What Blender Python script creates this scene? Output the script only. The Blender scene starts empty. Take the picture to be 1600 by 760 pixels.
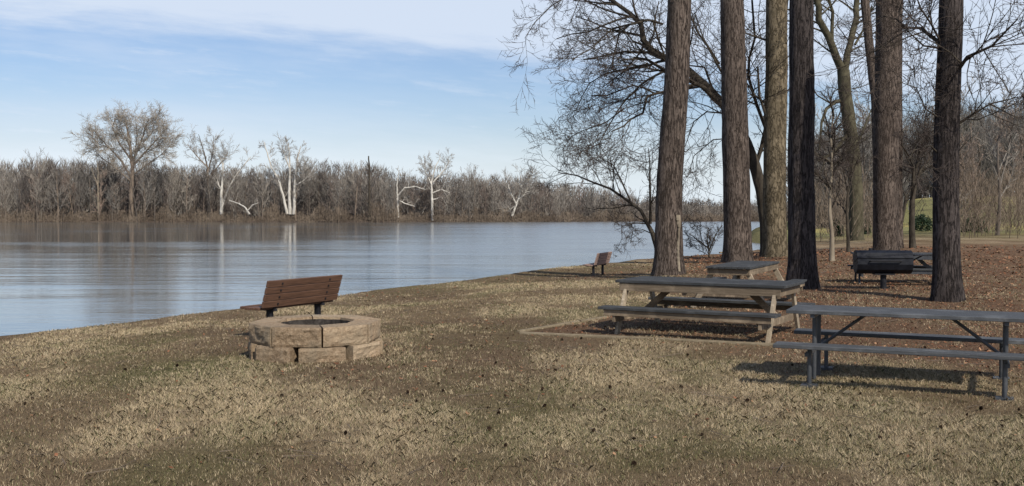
import bpy, math, random
import numpy as np
from mathutils import Vector, Matrix

R = math.radians
scene = bpy.context.scene
col = scene.collection
random.seed(7)

# ------------------------------------------------------------------ camera
F = 1600.0; HZ = 332.0; CH = 1.8
PITCH = math.atan((380 - HZ) / F)
cam_d = bpy.data.cameras.new('camera'); cam = bpy.data.objects.new('camera', cam_d); col.objects.link(cam)
cam.location = (0, 0, CH); cam.rotation_euler = (R(90) - PITCH, 0, 0)
cam_d.sensor_width = 36; cam_d.lens = 36 * F / 1600; cam_d.clip_start = 0.1; cam_d.clip_end = 6000
scene.camera = cam
scene.render.resolution_x = 1024; scene.render.resolution_y = 486
scene.view_settings.view_transform = 'Standard'; scene.view_settings.look = 'None'
scene.view_settings.gamma = 1; scene.view_settings.use_curve_mapping = False
scene.view_settings.exposure = 0.0

# ------------------------------------------------------------------ light
SUN_AZ = Vector((0.50, -0.866)).normalized(); SUN_EL = R(41)
w = bpy.data.worlds.new("World"); scene.world = w; w.use_nodes = True
nt = w.node_tree; nt.nodes.clear()
def N(t, k, **kw):
    n = t.nodes.new(k)
    for a, b in kw.items(): setattr(n, a, b)
    return n
out = N(nt, 'ShaderNodeOutputWorld'); bg = N(nt, 'ShaderNodeBackground'); bg.inputs[1].default_value = 0.1
sky = N(nt, 'ShaderNodeTexSky', sky_type='NISHITA'); sky.sun_disc = False
sky.sun_elevation = SUN_EL; sky.sun_rotation = math.atan2(SUN_AZ.x, SUN_AZ.y) % (2 * math.pi)
sky.air_density = 1.0; sky.dust_density = 1.0; sky.ozone_density = 1.5
tc = N(nt, 'ShaderNodeTexCoord'); sp = N(nt, 'ShaderNodeSeparateXYZ'); nt.links.new(tc.outputs['Generated'], sp.inputs[0])
def M2(t, op, a, b=None, c=None, clamp=False):
    n = t.nodes.new('ShaderNodeMath'); n.operation = op; n.use_clamp = clamp
    for i, v in enumerate((a, b, c)):
        if v is None: continue
        if isinstance(v, (int, float)): n.inputs[i].default_value = v
        else: t.links.new(v, n.inputs[i])
    return n.outputs[0]
def SS(t, v, lo, hi):
    n = t.nodes.new('ShaderNodeMapRange'); n.interpolation_type = 'SMOOTHSTEP'
    t.links.new(v, n.inputs[0]); n.inputs[1].default_value = lo; n.inputs[2].default_value = hi
    return n.outputs[0]
def MIX(t, fac, a, b, mode='MIX'):
    n = t.nodes.new('ShaderNodeMix'); n.data_type = 'RGBA'; n.blend_type = mode
    for s, v in ((n.inputs[0], fac), (n.inputs[6], a), (n.inputs[7], b)):
        if isinstance(v, (int, float)): s.default_value = v
        elif isinstance(v, tuple): s.default_value = (*v, 1) if len(v) == 3 else v
        else: t.links.new(v, s)
    return n.outputs[2]
yy = M2(nt, 'MAXIMUM', M2(nt, 'ABSOLUTE', sp.outputs[1]), 0.05)
el = M2(nt, 'DIVIDE', sp.outputs[2], yy); az = M2(nt, 'DIVIDE', sp.outputs[0], yy)
cmb = N(nt, 'ShaderNodeCombineXYZ')
nt.links.new(M2(nt, 'MULTIPLY', az, 1.0), cmb.inputs[0])
nt.links.new(M2(nt, 'MULTIPLY', M2(nt, 'ADD', el, M2(nt, 'MULTIPLY', az, 0.09)), 6.5), cmb.inputs[1])
n1 = N(nt, 'ShaderNodeTexNoise'); n1.inputs['Scale'].default_value = 3.2; n1.inputs['Detail'].default_value = 7; n1.inputs['Roughness'].default_value = 0.6
nt.links.new(cmb.outputs[0], n1.inputs[0])
n2 = N(nt, 'ShaderNodeTexNoise'); n2.inputs['Scale'].default_value = 9; n2.inputs['Detail'].default_value = 8; n2.inputs['Roughness'].default_value = 0.65
nt.links.new(cmb.outputs[0], n2.inputs[0])
nz = M2(nt, 'SUBTRACT', n1.outputs[0], 0.5); nz2 = M2(nt, 'SUBTRACT', n2.outputs[0], 0.5)
e2 = M2(nt, 'SUBTRACT', M2(nt, 'ADD', el, M2(nt, 'MULTIPLY', az, 0.0864)), 0.1500)
e2n = M2(nt, 'ADD', e2, M2(nt, 'ADD', M2(nt, 'MULTIPLY', nz, 0.05), M2(nt, 'MULTIPLY', nz2, 0.05)))
band = SS(nt, e2n, -0.022, 0.022)
fall = SS(nt, M2(nt, 'ADD', el, M2(nt, 'MULTIPLY', nz, 0.3)), 0.55, 0.25)
band = M2(nt, 'MULTIPLY', M2(nt, 'MULTIPLY', band, fall), 0.9)
low = M2(nt, 'MULTIPLY', SS(nt, M2(nt, 'ADD', el, M2(nt, 'MULTIPLY', nz, 0.10)), 0.125, 0.01), 0.85)
thin = M2(nt, 'MULTIPLY', SS(nt, n1.outputs[0], 0.42, 0.72), 0.38)
leftlow = M2(nt, 'MULTIPLY', M2(nt, 'MULTIPLY', SS(nt, az, 0.0, -0.35), SS(nt, el, 0.14, 0.09)), 0.3)
wisp = M2(nt, 'MULTIPLY', M2(nt, 'MULTIPLY', SS(nt, n2.outputs[0], 0.46, 0.68), SS(nt, n1.outputs[0], 0.38, 0.58)), 0.45)
mask = M2(nt, 'MAXIMUM', M2(nt, 'MAXIMUM', M2(nt, 'MAXIMUM', band, low), thin), wisp)
mask = M2(nt, 'ADD', mask, leftlow, clamp=True)
skyb = MIX(nt, 1.0, sky.outputs[0], (1.0, 1.04, 1.20), 'MULTIPLY')
skyc = MIX(nt, mask, skyb, MIX(nt, SS(nt, el, 0.03, 0.12), (8.2, 9.1, 9.9), (7.0, 7.9, 9.3)))
nt.links.new(skyc, bg.inputs[0]); nt.links.new(bg.outputs[0], out.inputs[0])

sun_d = bpy.data.lights.new('sun', 'SUN'); sun_d.energy = 4.7; sun_d.angle = R(0.7); sun_d.color = (1, 0.93, 0.82)
sun = bpy.data.objects.new('sun', sun_d); col.objects.link(sun); sun.location = (30, -50, 60)
tv = Vector((-SUN_AZ.x * math.cos(SUN_EL), -SUN_AZ.y * math.cos(SUN_EL), -math.sin(SUN_EL)))
sun.rotation_euler = tv.to_track_quat('-Z', 'Y').to_euler()

# ------------------------------------------------------------------ helpers
def ray(px, py):
    u = (380 - py) / F
    return Vector(((px - 800) / F, math.cos(PITCH) + u * math.sin(PITCH), u * math.cos(PITCH) - math.sin(PITCH)))
def V(px, py, z=0.0):
    r = ray(px, py); t = (z - CH) / r.z
    return Vector((r.x * t, r.y * t, z))
def VD(px, py, d):
    r = ray(px, py); t = d / r.y
    return Vector((r.x * t, d, CH + r.z * t))

_rs = np.random.RandomState(11)
_tab = _rs.rand(256, 256)
def vnoise(x, y):
    x = np.asarray(x, float); y = np.asarray(y, float)
    xi = np.floor(x).astype(int); yi = np.floor(y).astype(int)
    fx = x - xi; fy = y - yi
    fx = fx * fx * (3 - 2 * fx); fy = fy * fy * (3 - 2 * fy)
    a = _tab[xi % 256, yi % 256]; b = _tab[(xi + 1) % 256, yi % 256]
    c = _tab[xi % 256, (yi + 1) % 256]; d = _tab[(xi + 1) % 256, (yi + 1) % 256]
    return (a * (1 - fx) + b * fx) * (1 - fy) + (c * (1 - fx) + d * fx) * fy
def fbm(x, y, o=4):
    s = 0; a = 0.5; t = 0
    for i in range(o):
        s = s + a * vnoise(x * 2 ** i + 17.3 * i, y * 2 ** i + 5.1 * i); t += a; a *= 0.5
    return s / t
def sstep(a, b, x):
    t = np.clip((np.asarray(x, float) - a) / (b - a), 0, 1); return t * t * (3 - 2 * t)

class MB:
    def __init__(s): s.v = []; s.f = []
    def add(s, vs, fs):
        o = len(s.v); s.v.extend(vs); s.f.extend([tuple(i + o for i in f) for f in fs])
    def box(s, c, size, mat=None, jit=0):
        hx, hy, hz = size[0] / 2, size[1] / 2, size[2] / 2
        vs = []
        for a, b, d in ((-1,-1,-1),(1,-1,-1),(1,1,-1),(-1,1,-1),(-1,-1,1),(1,-1,1),(1,1,1),(-1,1,1)):
            p = Vector((a * hx, b * hy, d * hz))
            if jit: p += Vector((random.uniform(-jit, jit), random.uniform(-jit, jit), random.uniform(-jit, jit)))
            if mat: p = mat @ p
            vs.append(tuple(p + Vector(c)))
        s.add(vs, [(0,3,2,1),(4,5,6,7),(0,1,5,4),(1,2,6,5),(2,3,7,6),(3,0,4,7)])
    def bar(s, a, b, wd, th, up=Vector((0, 0, 1))):
        a = Vector(a); b = Vector(b); d = (b - a); L = d.length; d.normalize()
        if abs(d.dot(up)) > 0.97: up = Vector((1, 0, 0))
        x = d.cross(up).normalized(); z = x.cross(d).normalized()
        m = Matrix((x, d, z)).transposed()
        s.box((a + b) / 2, (wd, L, th), m)
    def tube(s, pts, rad, n=6, cap=True):
        o = len(s.v); k = len(pts)
        prev = None
        for i, p in enumerate(pts):
            d = (pts[min(i + 1, k - 1)] - pts[max(i - 1, 0)])
            if d.length < 1e-9: d = Vector((0, 0, 1))
            d.normalize()
            if prev is None:
                x = d.cross(Vector((0.31, 0.87, 0.2)) if abs(d.z) > 0.8 else Vector((0, 0, 1))).normalized()
            else:
                x = (prev - d * prev.dot(d)).normalized()
            prev = x; y = d.cross(x); r = rad[i]
            for j in range(n):
                a = 2 * math.pi * j / n
                q = p + x * (math.cos(a) * r) + y * (math.sin(a) * r)
                s.v.append((q.x, q.y, q.z))
        for i in range(k - 1):
            for j in range(n):
                j2 = (j + 1) % n
                s.f.append((o + i * n + j, o + i * n + j2, o + (i + 1) * n + j2, o + (i + 1) * n + j))
        if cap and n > 3:
            s.f.append(tuple(o + j for j in range(n - 1, -1, -1))); s.f.append(tuple(o + (k - 1) * n + j for j in range(n)))
    def prism(s, poly, z0, z1):
        n = len(poly)
        s.add([(x, y, z0) for x, y in poly] + [(x, y, z1) for x, y in poly],
              [tuple(range(n - 1, -1, -1)), tuple(range(n, 2 * n))] + [(i, (i + 1) % n, n + (i + 1) % n, n + i) for i in range(n)])
    def build(s, name, mat, parent=None, bevel=0, smooth=False):
        me = bpy.data.meshes.new(name); me.from_pydata(s.v, [], s.f); me.update()
        if mat: me.materials.append(mat)
        o = bpy.data.objects.new(name, me); col.objects.link(o)
        if parent: o.parent = parent
        if smooth: me.polygons.foreach_set('use_smooth', [True] * len(me.polygons))
        if bevel:
            b = o.modifiers.new('bevel', 'BEVEL'); b.width = bevel; b.segments = 2; b.limit_method = 'ANGLE'; b.angle_limit = R(40)
        return o
def tag(o, label=None, cat=None, group=None, kind=None):
    if label: o['label'] = label
    if cat: o['category'] = cat
    if group: o['group'] = group
    if kind: o['kind'] = kind
    return o
def empty(name, loc=(0, 0, 0), rz=0):
    o = bpy.data.objects.new(name, None); col.objects.link(o); o.location = loc; o.rotation_euler = (0, 0, rz)
    o.empty_display_size = 0.2
    return o
def children(o): return [c for c in o.children]
def copy_tree(o, parent=None):
    c = o.copy(); col.objects.link(c); c.parent = parent
    for ch in children(o): copy_tree(ch, c)
    return c

# ------------------------------------------------------------------ materials
def mat(name):
    m = bpy.data.materials.new(name); m.use_nodes = True; t = m.node_tree
    b = t.nodes['Principled BSDF']; return m, t, b
def noise(t, scale, detail=5, rough=0.6, vec=None, mp=None, dist=0):
    n = N(t, 'ShaderNodeTexNoise'); n.inputs['Scale'].default_value = scale; n.inputs['Detail'].default_value = detail
    n.inputs['Roughness'].default_value = rough; n.inputs['Distortion'].default_value = dist
    src = vec
    if src is None:
        tcn = N(t, 'ShaderNodeTexCoord'); src = tcn.outputs['Object']
    if mp:
        m = N(t, 'ShaderNodeMapping'); m.inputs['Scale'].default_value = mp; t.links.new(src, m.inputs[0]); src = m.outputs[0]
    t.links.new(src, n.inputs[0]); return n.outputs[0]
def ramp(t, v, stops):
    n = N(t, 'ShaderNodeValToRGB'); e = n.color_ramp.elements
    while len(e) < len(stops): e.new(0.5)
    for el_, (p, c) in zip(e, stops): el_.position = p; el_.color = (*c, 1)
    t.links.new(v, n.inputs[0]); return n.outputs[0]
def bump(t, b, h, st, dist):
    n = N(t, 'ShaderNodeBump'); n.inputs['Strength'].default_value = st; n.inputs['Distance'].default_value = dist
    t.links.new(h, n.inputs['Height']); t.links.new(n.outputs[0], b.inputs['Normal'])
def simple(name, c1, c2, scale=6, mp=None, rough=0.8, bs=0.4, bd=0.01, spec=0.3, metal=0, pos=(0.3, 0.7), rnd=False):
    m, t, b = mat(name)
    f = noise(t, scale, 6, 0.65, mp=mp)
    c = ramp(t, f, [(pos[0], c1), (pos[1], c2)])
    if rnd:
        oi = N(t, 'ShaderNodeObjectInfo')
        hv = N(t, 'ShaderNodeHueSaturation'); t.links.new(c, hv.inputs['Color'])
        t.links.new(M2(t, 'ADD', M2(t, 'MULTIPLY', oi.outputs['Random'], 0.85), 0.5), hv.inputs['Value'])
        t.links.new(M2(t, 'ADD', M2(t, 'MULTIPLY', oi.outputs['Random'], 0.5), 0.7), hv.inputs['Saturation'])
        c = hv.outputs[0]
    t.links.new(c, b.inputs['Base Color'])
    b.inputs['Roughness'].default_value = rough; b.inputs['Specular IOR Level'].default_value = spec; b.inputs['Metallic'].default_value = metal
    if bs: bump(t, b, f, bs, bd)
    return m
def bark(name, dark, mid, light, sc=7.0, st=1.0, vz=0.13, ck=.5):
    m, t, b = mat(name)
    plate = noise(t, sc * 1.9, 5, 0.6, mp=(1, 1, vz), dist=0.25)
    ridge = M2(t, 'ABSOLUTE', M2(t, 'SUBTRACT', plate, 0.5))
    crack = SS(t, ridge, 0.0, 0.055)
    n_ = noise(t, sc * 3.5, 8, 0.75, mp=(1, 1, 0.4)); big = noise(t, 0.9, 4, 0.6); fl = noise(t, sc * 2.2, 4, 0.6, mp=(1, 1, 0.5))
    c = ramp(t, n_, [(0.32, mid), (0.70, light)])
    c = MIX(t, SS(t, fl, 0.45, 0.62), c, MIX(t, 0.45, c, mid))
    c = MIX(t, SS(t, big, 0.35, 0.7), c, MIX(t, 0.4, c, dark))
    c = MIX(t, crack, MIX(t, ck, dark, mid), c)
    t.links.new(c, b.inputs['Base Color']); b.inputs['Roughness'].default_value = 0.95; b.inputs['Specular IOR Level'].default_value = 0.12
    h = M2(t, 'ADD', crack, M2(t, 'MULTIPLY', n_, 0.9)); bump(t, b, h, st, 0.03)
    return m
M = {}
M['pine'] = bark('pine_bark', (0.020, 0.015, 0.012), (0.078, 0.060, 0.049), (0.205, 0.165, 0.138))
M['pine_dark'] = bark('dark_pine_bark', (0.012, 0.010, 0.010), (0.042, 0.035, 0.033), (0.115, 0.096, 0.088))
M['syc'] = bark('mottled_bark', (0.035, 0.028, 0.018), (0.10, 0.080, 0.050), (0.27, 0.22, 0.15), 3.2, 0.9, 0.35, .6)
M['oak'] = simple('oak_bark', (0.022, 0.018, 0.015), (0.085, 0.072, 0.055), 5, (1, 1, .4), 0.95, 0.8, 0.03, 0.1)
M['oakmoss'] = simple('mossy_bark', (0.030, 0.026, 0.018), (0.11, 0.10, 0.065), 4, (1, 1, .5), 0.95, 0.8, 0.03, 0.1)
M['twig'] = simple('twig_bark', (0.035, 0.028, 0.024), (0.085, 0.068, 0.058), 2, None, 0.9, 0, 0, 0.1)
M['pale'] = simple('pale_bark', (0.16, 0.13, 0.095), (0.31, 0.265, 0.20), 3, (1, 1, .4), 0.9, 0.4, 0.02, 0.1)
M['fartwig'] = simple('hazed_twig_bark', (0.125, 0.110, 0.094), (0.33, 0.30, 0.26), 0.35, None, 0.95, 0, 0, 0.05, rnd=True)  # distance haze is mixed into this colour as extra grey
M['fartrunk'] = simple('grey_tree_bark', (0.09, 0.073, 0.058), (0.20, 0.165, 0.135), 1.0, (1, 1, .2), 0.95, 0, 0, 0.05, rnd=True)
M['redtwig'] = simple('reddish_twig_bark', (0.115, 0.088, 0.073), (0.26, 0.21, 0.178), 0.3, None, 0.95, 0, 0, 0.05, rnd=True)
M['white'] = simple('white_sycamore_bark', (0.30, 0.28, 0.245), (0.62, 0.59, 0.53), 1.5, (1, 1, .3), 0.9, 0, 0, 0.1)
M['whitetwig'] = simple('pale_twig_bark', (0.17, 0.15, 0.13), (0.36, 0.33, 0.29), 0.6, None, 0.9, 0, 0, 0.1)
M['brush'] = simple('brush_twigs', (0.085, 0.065, 0.050), (0.23, 0.185, 0.14), 0.12, None, 0.95, 0, 0, 0.05)
M['wood'] = simple('weathered_wood', (0.125, 0.094, 0.060), (0.28, 0.215, 0.145), 5, (0.5, 6, 6), 0.8, 0.3, 0.004, 0.2)
M['woodlit'] = simple('sunlit_leg_wood', (0.26, 0.21, 0.145), (0.45, 0.375, 0.27), 6, (3, 3, .6), 0.8, 0.3, 0.004, 0.2)  # table legs: sunlight put into the colour as a paler wood
M['timber'] = simple('edging_timber', (0.12, 0.095, 0.06), (0.25, 0.205, 0.14), 4, (0.4, 5, 5), 0.9, 0.5, 0.01, 0.1)
M['greytop'] = simple('grey_plank', (0.028, 0.030, 0.031), (0.075, 0.077, 0.078), 3, (1, 9, 9), 0.75, 0.25, 0.004, 0.2)
M['steelblue'] = simple('grey_coated_plank', (0.045, 0.050, 0.057), (0.125, 0.132, 0.14), 7, (0.9, 9, 9), 0.65, 0.25, 0.004, 0.3)
M['tube'] = simple('grey_coated_steel', (0.026, 0.030, 0.036), (0.070, 0.074, 0.080), 8, None, 0.45, 0.1, 0.002, 0.5)
M['benchwood'] = simple('red_brown_slat', (0.058, 0.031, 0.020), (0.150, 0.080, 0.050), 6, (0.5, 8, 8), 0.6, 0.3, 0.003, 0.3)
M['benchpale'] = simple('faded_pink_brown_slat', (0.20, 0.13, 0.105), (0.36, 0.25, 0.205), 6, (0.5, 8, 8), 0.75, 0.3, 0.003, 0.3)
M['black'] = simple('black_steel', (0.008, 0.008, 0.010), (0.022, 0.022, 0.026), 9, None, 0.6, 0.1, 0.002, 0.25)
M['grill'] = simple('black_grill_paint', (0.006, 0.007, 0.010), (0.015, 0.017, 0.024), 6, None, 0.55, 0.1, 0.002, 0.22)
M['ash'] = simple('charred_ash', (0.012, 0.010, 0.009), (0.08, 0.07, 0.062), 14, None, 1.0, 0.8, 0.02, 0.1)
M['cone'] = simple('cone_brown', (0.012, 0.008, 0.006), (0.05, 0.030, 0.018), 40, None, 0.95, 0.5, 0.004, 0.1)
M['evergreen'] = simple('evergreen_leaf', (0.010, 0.022, 0.010), (0.035, 0.060, 0.025), 2, None, 0.6, 0, 0, 0.3)
M['needle'] = simple('pine_needle', (0.020, 0.035, 0.014), (0.055, 0.075, 0.03), 1, None, 0.7, 0, 0, 0.3)
M['soil'] = simple('forest_floor', (0.055, 0.042, 0.033), (0.11, 0.085, 0.068), 0.05, None, 1, 0, 0, 0.05)

def plank(name, c1, c2, rough=0.65, spec=0.25):
    m, t, b = mat(name)
    gr = noise(t, 5, 7, 0.7, mp=(0.8, 12, 12)); pa = noise(t, 2.2, 5, 0.65, mp=(1, 2.5, 1)); sp_ = noise(t, 38, 4, 0.7)
    c = ramp(t, gr, [(0.3, c1), (0.72, c2)])
    c = MIX(t, M2(t, 'MULTIPLY', SS(t, pa, 0.48, 0.70), 0.55), c, tuple(v * 1.9 for v in c2))
    c = MIX(t, M2(t, 'MULTIPLY', SS(t, sp_, 0.62, 0.70), 0.6), c, (c1[0] * .5, c1[1] * .5, c1[2] * .45))
    t.links.new(c, b.inputs['Base Color']); t.links.new(M2(t, 'ADD', M2(t, 'MULTIPLY', pa, 0.4), rough - .2), b.inputs['Roughness'])
    b.inputs['Specular IOR Level'].default_value = spec
    bump(t, b, M2(t, 'ADD', gr, M2(t, 'MULTIPLY', sp_, .3)), 0.5, 0.006); return m
M['greytop'] = plank('grey_plank', (0.026, 0.028, 0.029), (0.066, 0.068, 0.069), .75, .2)
M['steelblue'] = plank('grey_coated_plank', (0.037, 0.040, 0.043), (0.094, 0.098, 0.102), .65, .3)
M['wood'] = plank('weathered_wood', (0.085, 0.064, 0.043), (0.225, 0.175, 0.122), .85, .15)
M['woodlit'] = plank('sunlit_weathered_wood', (0.17, 0.135, 0.095), (0.36, 0.30, 0.22), .85, .15)  # same frame wood, lightened in colour to make the legs look sunlit

def stone_mat():
    m, t, b = mat('tan_split_stone')
    f = noise(t, 22, 9, 0.78); g = noise(t, 2.3, 4, 0.6); h = noise(t, 45, 6, 0.75)
    c = ramp(t, f, [(0.28, (0.13, 0.09, 0.055)), (0.5, (0.36, 0.26, 0.165)), (0.72, (0.58, 0.45, 0.31))])
    c = MIX(t, SS(t, g, 0.4, 0.75), c, (0.30, 0.24, 0.165))
    oi = N(t, 'ShaderNodeObjectInfo'); hv = N(t, 'ShaderNodeHueSaturation'); t.links.new(c, hv.inputs['Color'])
    t.links.new(M2(t, 'ADD', M2(t, 'MULTIPLY', oi.outputs['Random'], 0.45), 0.75), hv.inputs['Value'])
    t.links.new(hv.outputs[0], b.inputs['Base Color'])
    b.inputs['Roughness'].default_value = 0.95; b.inputs['Specular IOR Level'].default_value = 0.15
    bump(t, b, M2(t, 'ADD', f, M2(t, 'MULTIPLY', h, 0.35)), 1.0, 0.03)
    return m
M['stone'] = stone_mat()

# ------------------------------------------------------------------ terrain
WL = -1.5; EDGE = -0.35
shore = [(-24, -60), (-17, -20), (-12, 6)] + [tuple(V(*p, EDGE).xy) for p in ((0, 527), (126, 511), (250, 496), (380, 481), (540, 459), (640, 447), (720, 439), (800, 427), (860, 419), (930, 413), (1000, 405), (1080, 399), (1130, 396), (1200, 388), (1245, 375), (1290, 366))] + [(27, 112), (36, 150), (60, 230), (102, 330), (180, 400), (400, 520), (900, 900)]
SH = np.array(shore, float)
def sdist(x, y):
    x = np.asarray(x, float); y = np.asarray(y, float)
    best = np.full(x.shape, 1e9); sg = np.zeros(x.shape)
    for a, b in zip(SH[:-1], SH[1:]):
        d = b - a; L2 = d @ d
        t = np.clip(((x - a[0]) * d[0] + (y - a[1]) * d[1]) / L2, 0, 1)
        qx = x - a[0] - t * d[0]; qy = y - a[1] - t * d[1]; dd = np.hypot(qx, qy)
        cr = d[0] * (y - a[1]) - d[1] * (x - a[0])
        k = dd < best
        best = np.where(k, dd, best); sg = np.where(k, -np.sign(cr), sg)
    return best * sg
def gz(x, y):
    x = np.asarray(x, float); y = np.asarray(y, float)
    s = sdist(x, y) + (fbm(x * 0.45, y * 0.45, 3) - 0.5) * 0.5
    z = EDGE * (1 - sstep(0, 9, s))
    z = z - 2.2 * sstep(0.0, 2.2, -s)
    z = z + (fbm(x * 0.35 + 9, y * 0.35, 3) - 0.5) * 0.10 * sstep(-1, 4, s)
    hill = sstep(80, 200, y) * sstep(0.26, 0.42, x / np.maximum(y, 1)) * 4.6
    hill = hill + sstep(150, 500, y) * sstep(5, 60, s) * 8
    return z + hill * sstep(3, 25, s)
def gzs(x, y): return float(gz(np.array([x]), np.array([y]))[0])
def VG(px, py):
    z = 0
    for _ in range(8):
        p = V(px, py, z); z = 0.5 * z + 0.5 * gzs(p.x, p.y)
    return V(px, py, z)

PIT = V(494, 552, 0.0)
TBL = VG(1100, 505)
def masks(x, y):
    """litter (0..1), green (0..1), dirt (0..1), pale straw (0..1)"""
    big = fbm(x * 0.33 + 3, y * 0.20 + 8, 4); mid = fbm(x * 0.9 + 30, y * 0.6, 4); sm = fbm(x * 3.1, y * 2.2 + 40, 3)
    # region under the trees
    edge = x - (0.5 + (y - 12) * 0.10) + (mid - 0.5) * 2.5
    lit = sstep(1.3, 3.8, edge) * sstep(10.6, 13.5, y + (mid - 0.5) * 3) * (1 - sstep(45, 75, y))
    lit = lit * (0.55 + 0.45 * sstep(0.3, 0.6, sm))
    px_ = 800 + F * x / np.maximum(y, 1); py_ = HZ + F * CH / np.maximum(y, 1)
    pad = sstep(0, 6, (522 + (px_ - 812) * .047) - py_) * sstep(0, 12, px_ - (812 + (520 - py_) * 5.4)) * sstep(470, 490, py_) * sstep(1290, 1250, px_)
    lit = np.maximum(lit, pad * (.75 + .25 * sm))
    r = np.hypot(x - PIT.x - 1.4, (y - PIT.y + 0.6) * 0.8)
    dirt = sstep(2.8, 0.8, r + (mid - 0.5) * 2) * 0.8
    dirt = np.maximum(dirt, sstep(0.52, 0.66, big) * 0.7 * sstep(9.2, 11, y))
    green = sstep(0.50, 0.62, fbm(x * 0.9 + 77, y * 0.5 + 2, 5)) * 0.55 * sstep(.25, .75, sm + .15)
    g2 = np.exp(-(((x - PIT.x + 1.3) / 1.3) ** 2 + ((y - PIT.y + 1.0) / 1.3) ** 2)); green = np.maximum(green, g2 * 0.95)
    green = np.maximum(green, sstep(60, 95, y) * 0.9) * (1 - lit * 0.8)
    straw = (0.25 + 0.75 * sstep(.25, .6, sm)) * sstep(0.38, 0.64, fbm(x * 0.7 + 50, y * 0.42 + 20, 4) + sstep(11.0, 8.0, y) * 0.10 - dirt * 0.2)
    return lit, green, dirt, straw
def gcolor(x, y, rnd=None):
    lit, green, dirt, straw = masks(x, y)
    def C(*c): return np.array(c)[None, :]
    base = C(0.180, 0.130, 0.078) * (1 - straw[:, None]) + C(0.38, 0.30, 0.19) * straw[:, None]
    base = base * (1 - green[:, None] * 0.8) + C(0.105, 0.105, 0.042) * green[:, None] * 0.8
    base = base * (1 - dirt[:, None] * 0.8) + C(0.135, 0.092, 0.058) * dirt[:, None] * 0.8
    base = base * (1 - lit[:, None]) + C(0.145, 0.088, 0.055) * lit[:, None]
    far = sstep(70, 110, y)[:, None] * sstep(0.2, 0.3, x / np.maximum(y, 1))[:, None]
    gv = (0.65 + 0.7 * fbm(x * .12, y * .06, 4))[:, None]
    base = base * (1 - far) + (C(0.22, 0.21, 0.095) * gv + C(0.06, 0.03, 0.0) * (gv > 1.05)) * far
    return base

def set_attr(me, cols):
    a = me.attributes.new('tone', 'FLOAT_COLOR', 'POINT')
    c = np.ones((len(cols), 4), np.float32); c[:, :3] = cols; a.data.foreach_set('color', c.ravel())

def np_mesh(name, verts, faces, nper, m, cols=None, smooth=False):
    me = bpy.data.meshes.new(name); nv = len(verts); nf = len(faces)
    me.vertices.add(nv); me.vertices.foreach_set('co', np.asarray(verts, np.float32).ravel())
    me.loops.add(nf * nper); me.loops.foreach_set('vertex_index', np.asarray(faces, np.int32).ravel())
    me.polygons.add(nf); me.polygons.foreach_set('loop_start', np.arange(0, nf * nper, nper, dtype=np.int32))
    me.update(calc_edges=True); me.validate()
    if smooth: me.polygons.foreach_set('use_smooth', [True] * nf)
    me.materials.append(m)
    if cols is not None: set_attr(me, cols)
    o = bpy.data.objects.new(name, me); col.objects.link(o); return o

def ground_mat():
    m, t, b = mat('dry_grass_ground')
    at = N(t, 'ShaderNodeAttribute'); at.attribute_name = 'tone'
    f = noise(t, 34, 8, 0.8, mp=(1, .8, 1)); g = noise(t, 6, 6, 0.7); k = noise(t, 110, 4, 0.75)
    v = M2(t, 'ADD', M2(t, 'ADD', M2(t, 'MULTIPLY', f, 2.2), M2(t, 'MULTIPLY', k, 1.2)), M2(t, 'MULTIPLY', g, 0.9))
    v = M2(t, 'MAXIMUM', M2(t, 'SUBTRACT', v, 1.15), 0.15)
    cmb_ = N(t, 'ShaderNodeCombineXYZ')
    for i in range(3): t.links.new(v, cmb_.inputs[i])
    c = MIX(t, 1.0, at.outputs['Color'], cmb_.outputs[0], 'MULTIPLY')
    t.links.new(c, b.inputs['Base Color']); b.inputs['Roughness'].default_value = 1; b.inputs['Specular IOR Level'].default_value = 0.05
    bump(t, b, M2(t, 'ADD', f, M2(t, 'MULTIPLY', k, 0.4)), 0.8, 0.05)
    return m
def axis(segs):
    o = []
    for a, b, s in segs: o += list(np.arange(a, b, s))
    o.append(segs[-1][1]); return np.array(o)
gx = axis([(-60, -14, 2), (-14, 22, 0.3), (22, 60, 1), (60, 200, 5), (200, 900, 25)])
gy = axis([(-60, 4, 2), (4, 40, 0.3), (40, 110, 0.8), (110, 260, 3), (260, 900, 20)])
X, Y = np.meshgrid(gx, gy); Z = gz(X.ravel(), Y.ravel())
vs = np.stack([X.ravel(), Y.ravel(), Z], 1)
nx, ny = len(gx), len(gy)
ii, jj = np.meshgrid(np.arange(nx - 1), np.arange(ny - 1)); a = (jj * nx + ii).ravel()
fs = np.stack([a, a + 1, a + 1 + nx, a + nx], 1)
ground = np_mesh('ground', vs, fs, 4, ground_mat(), gcolor(vs[:, 0], vs[:, 1]), True)
tag(ground, kind='structure')

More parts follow.
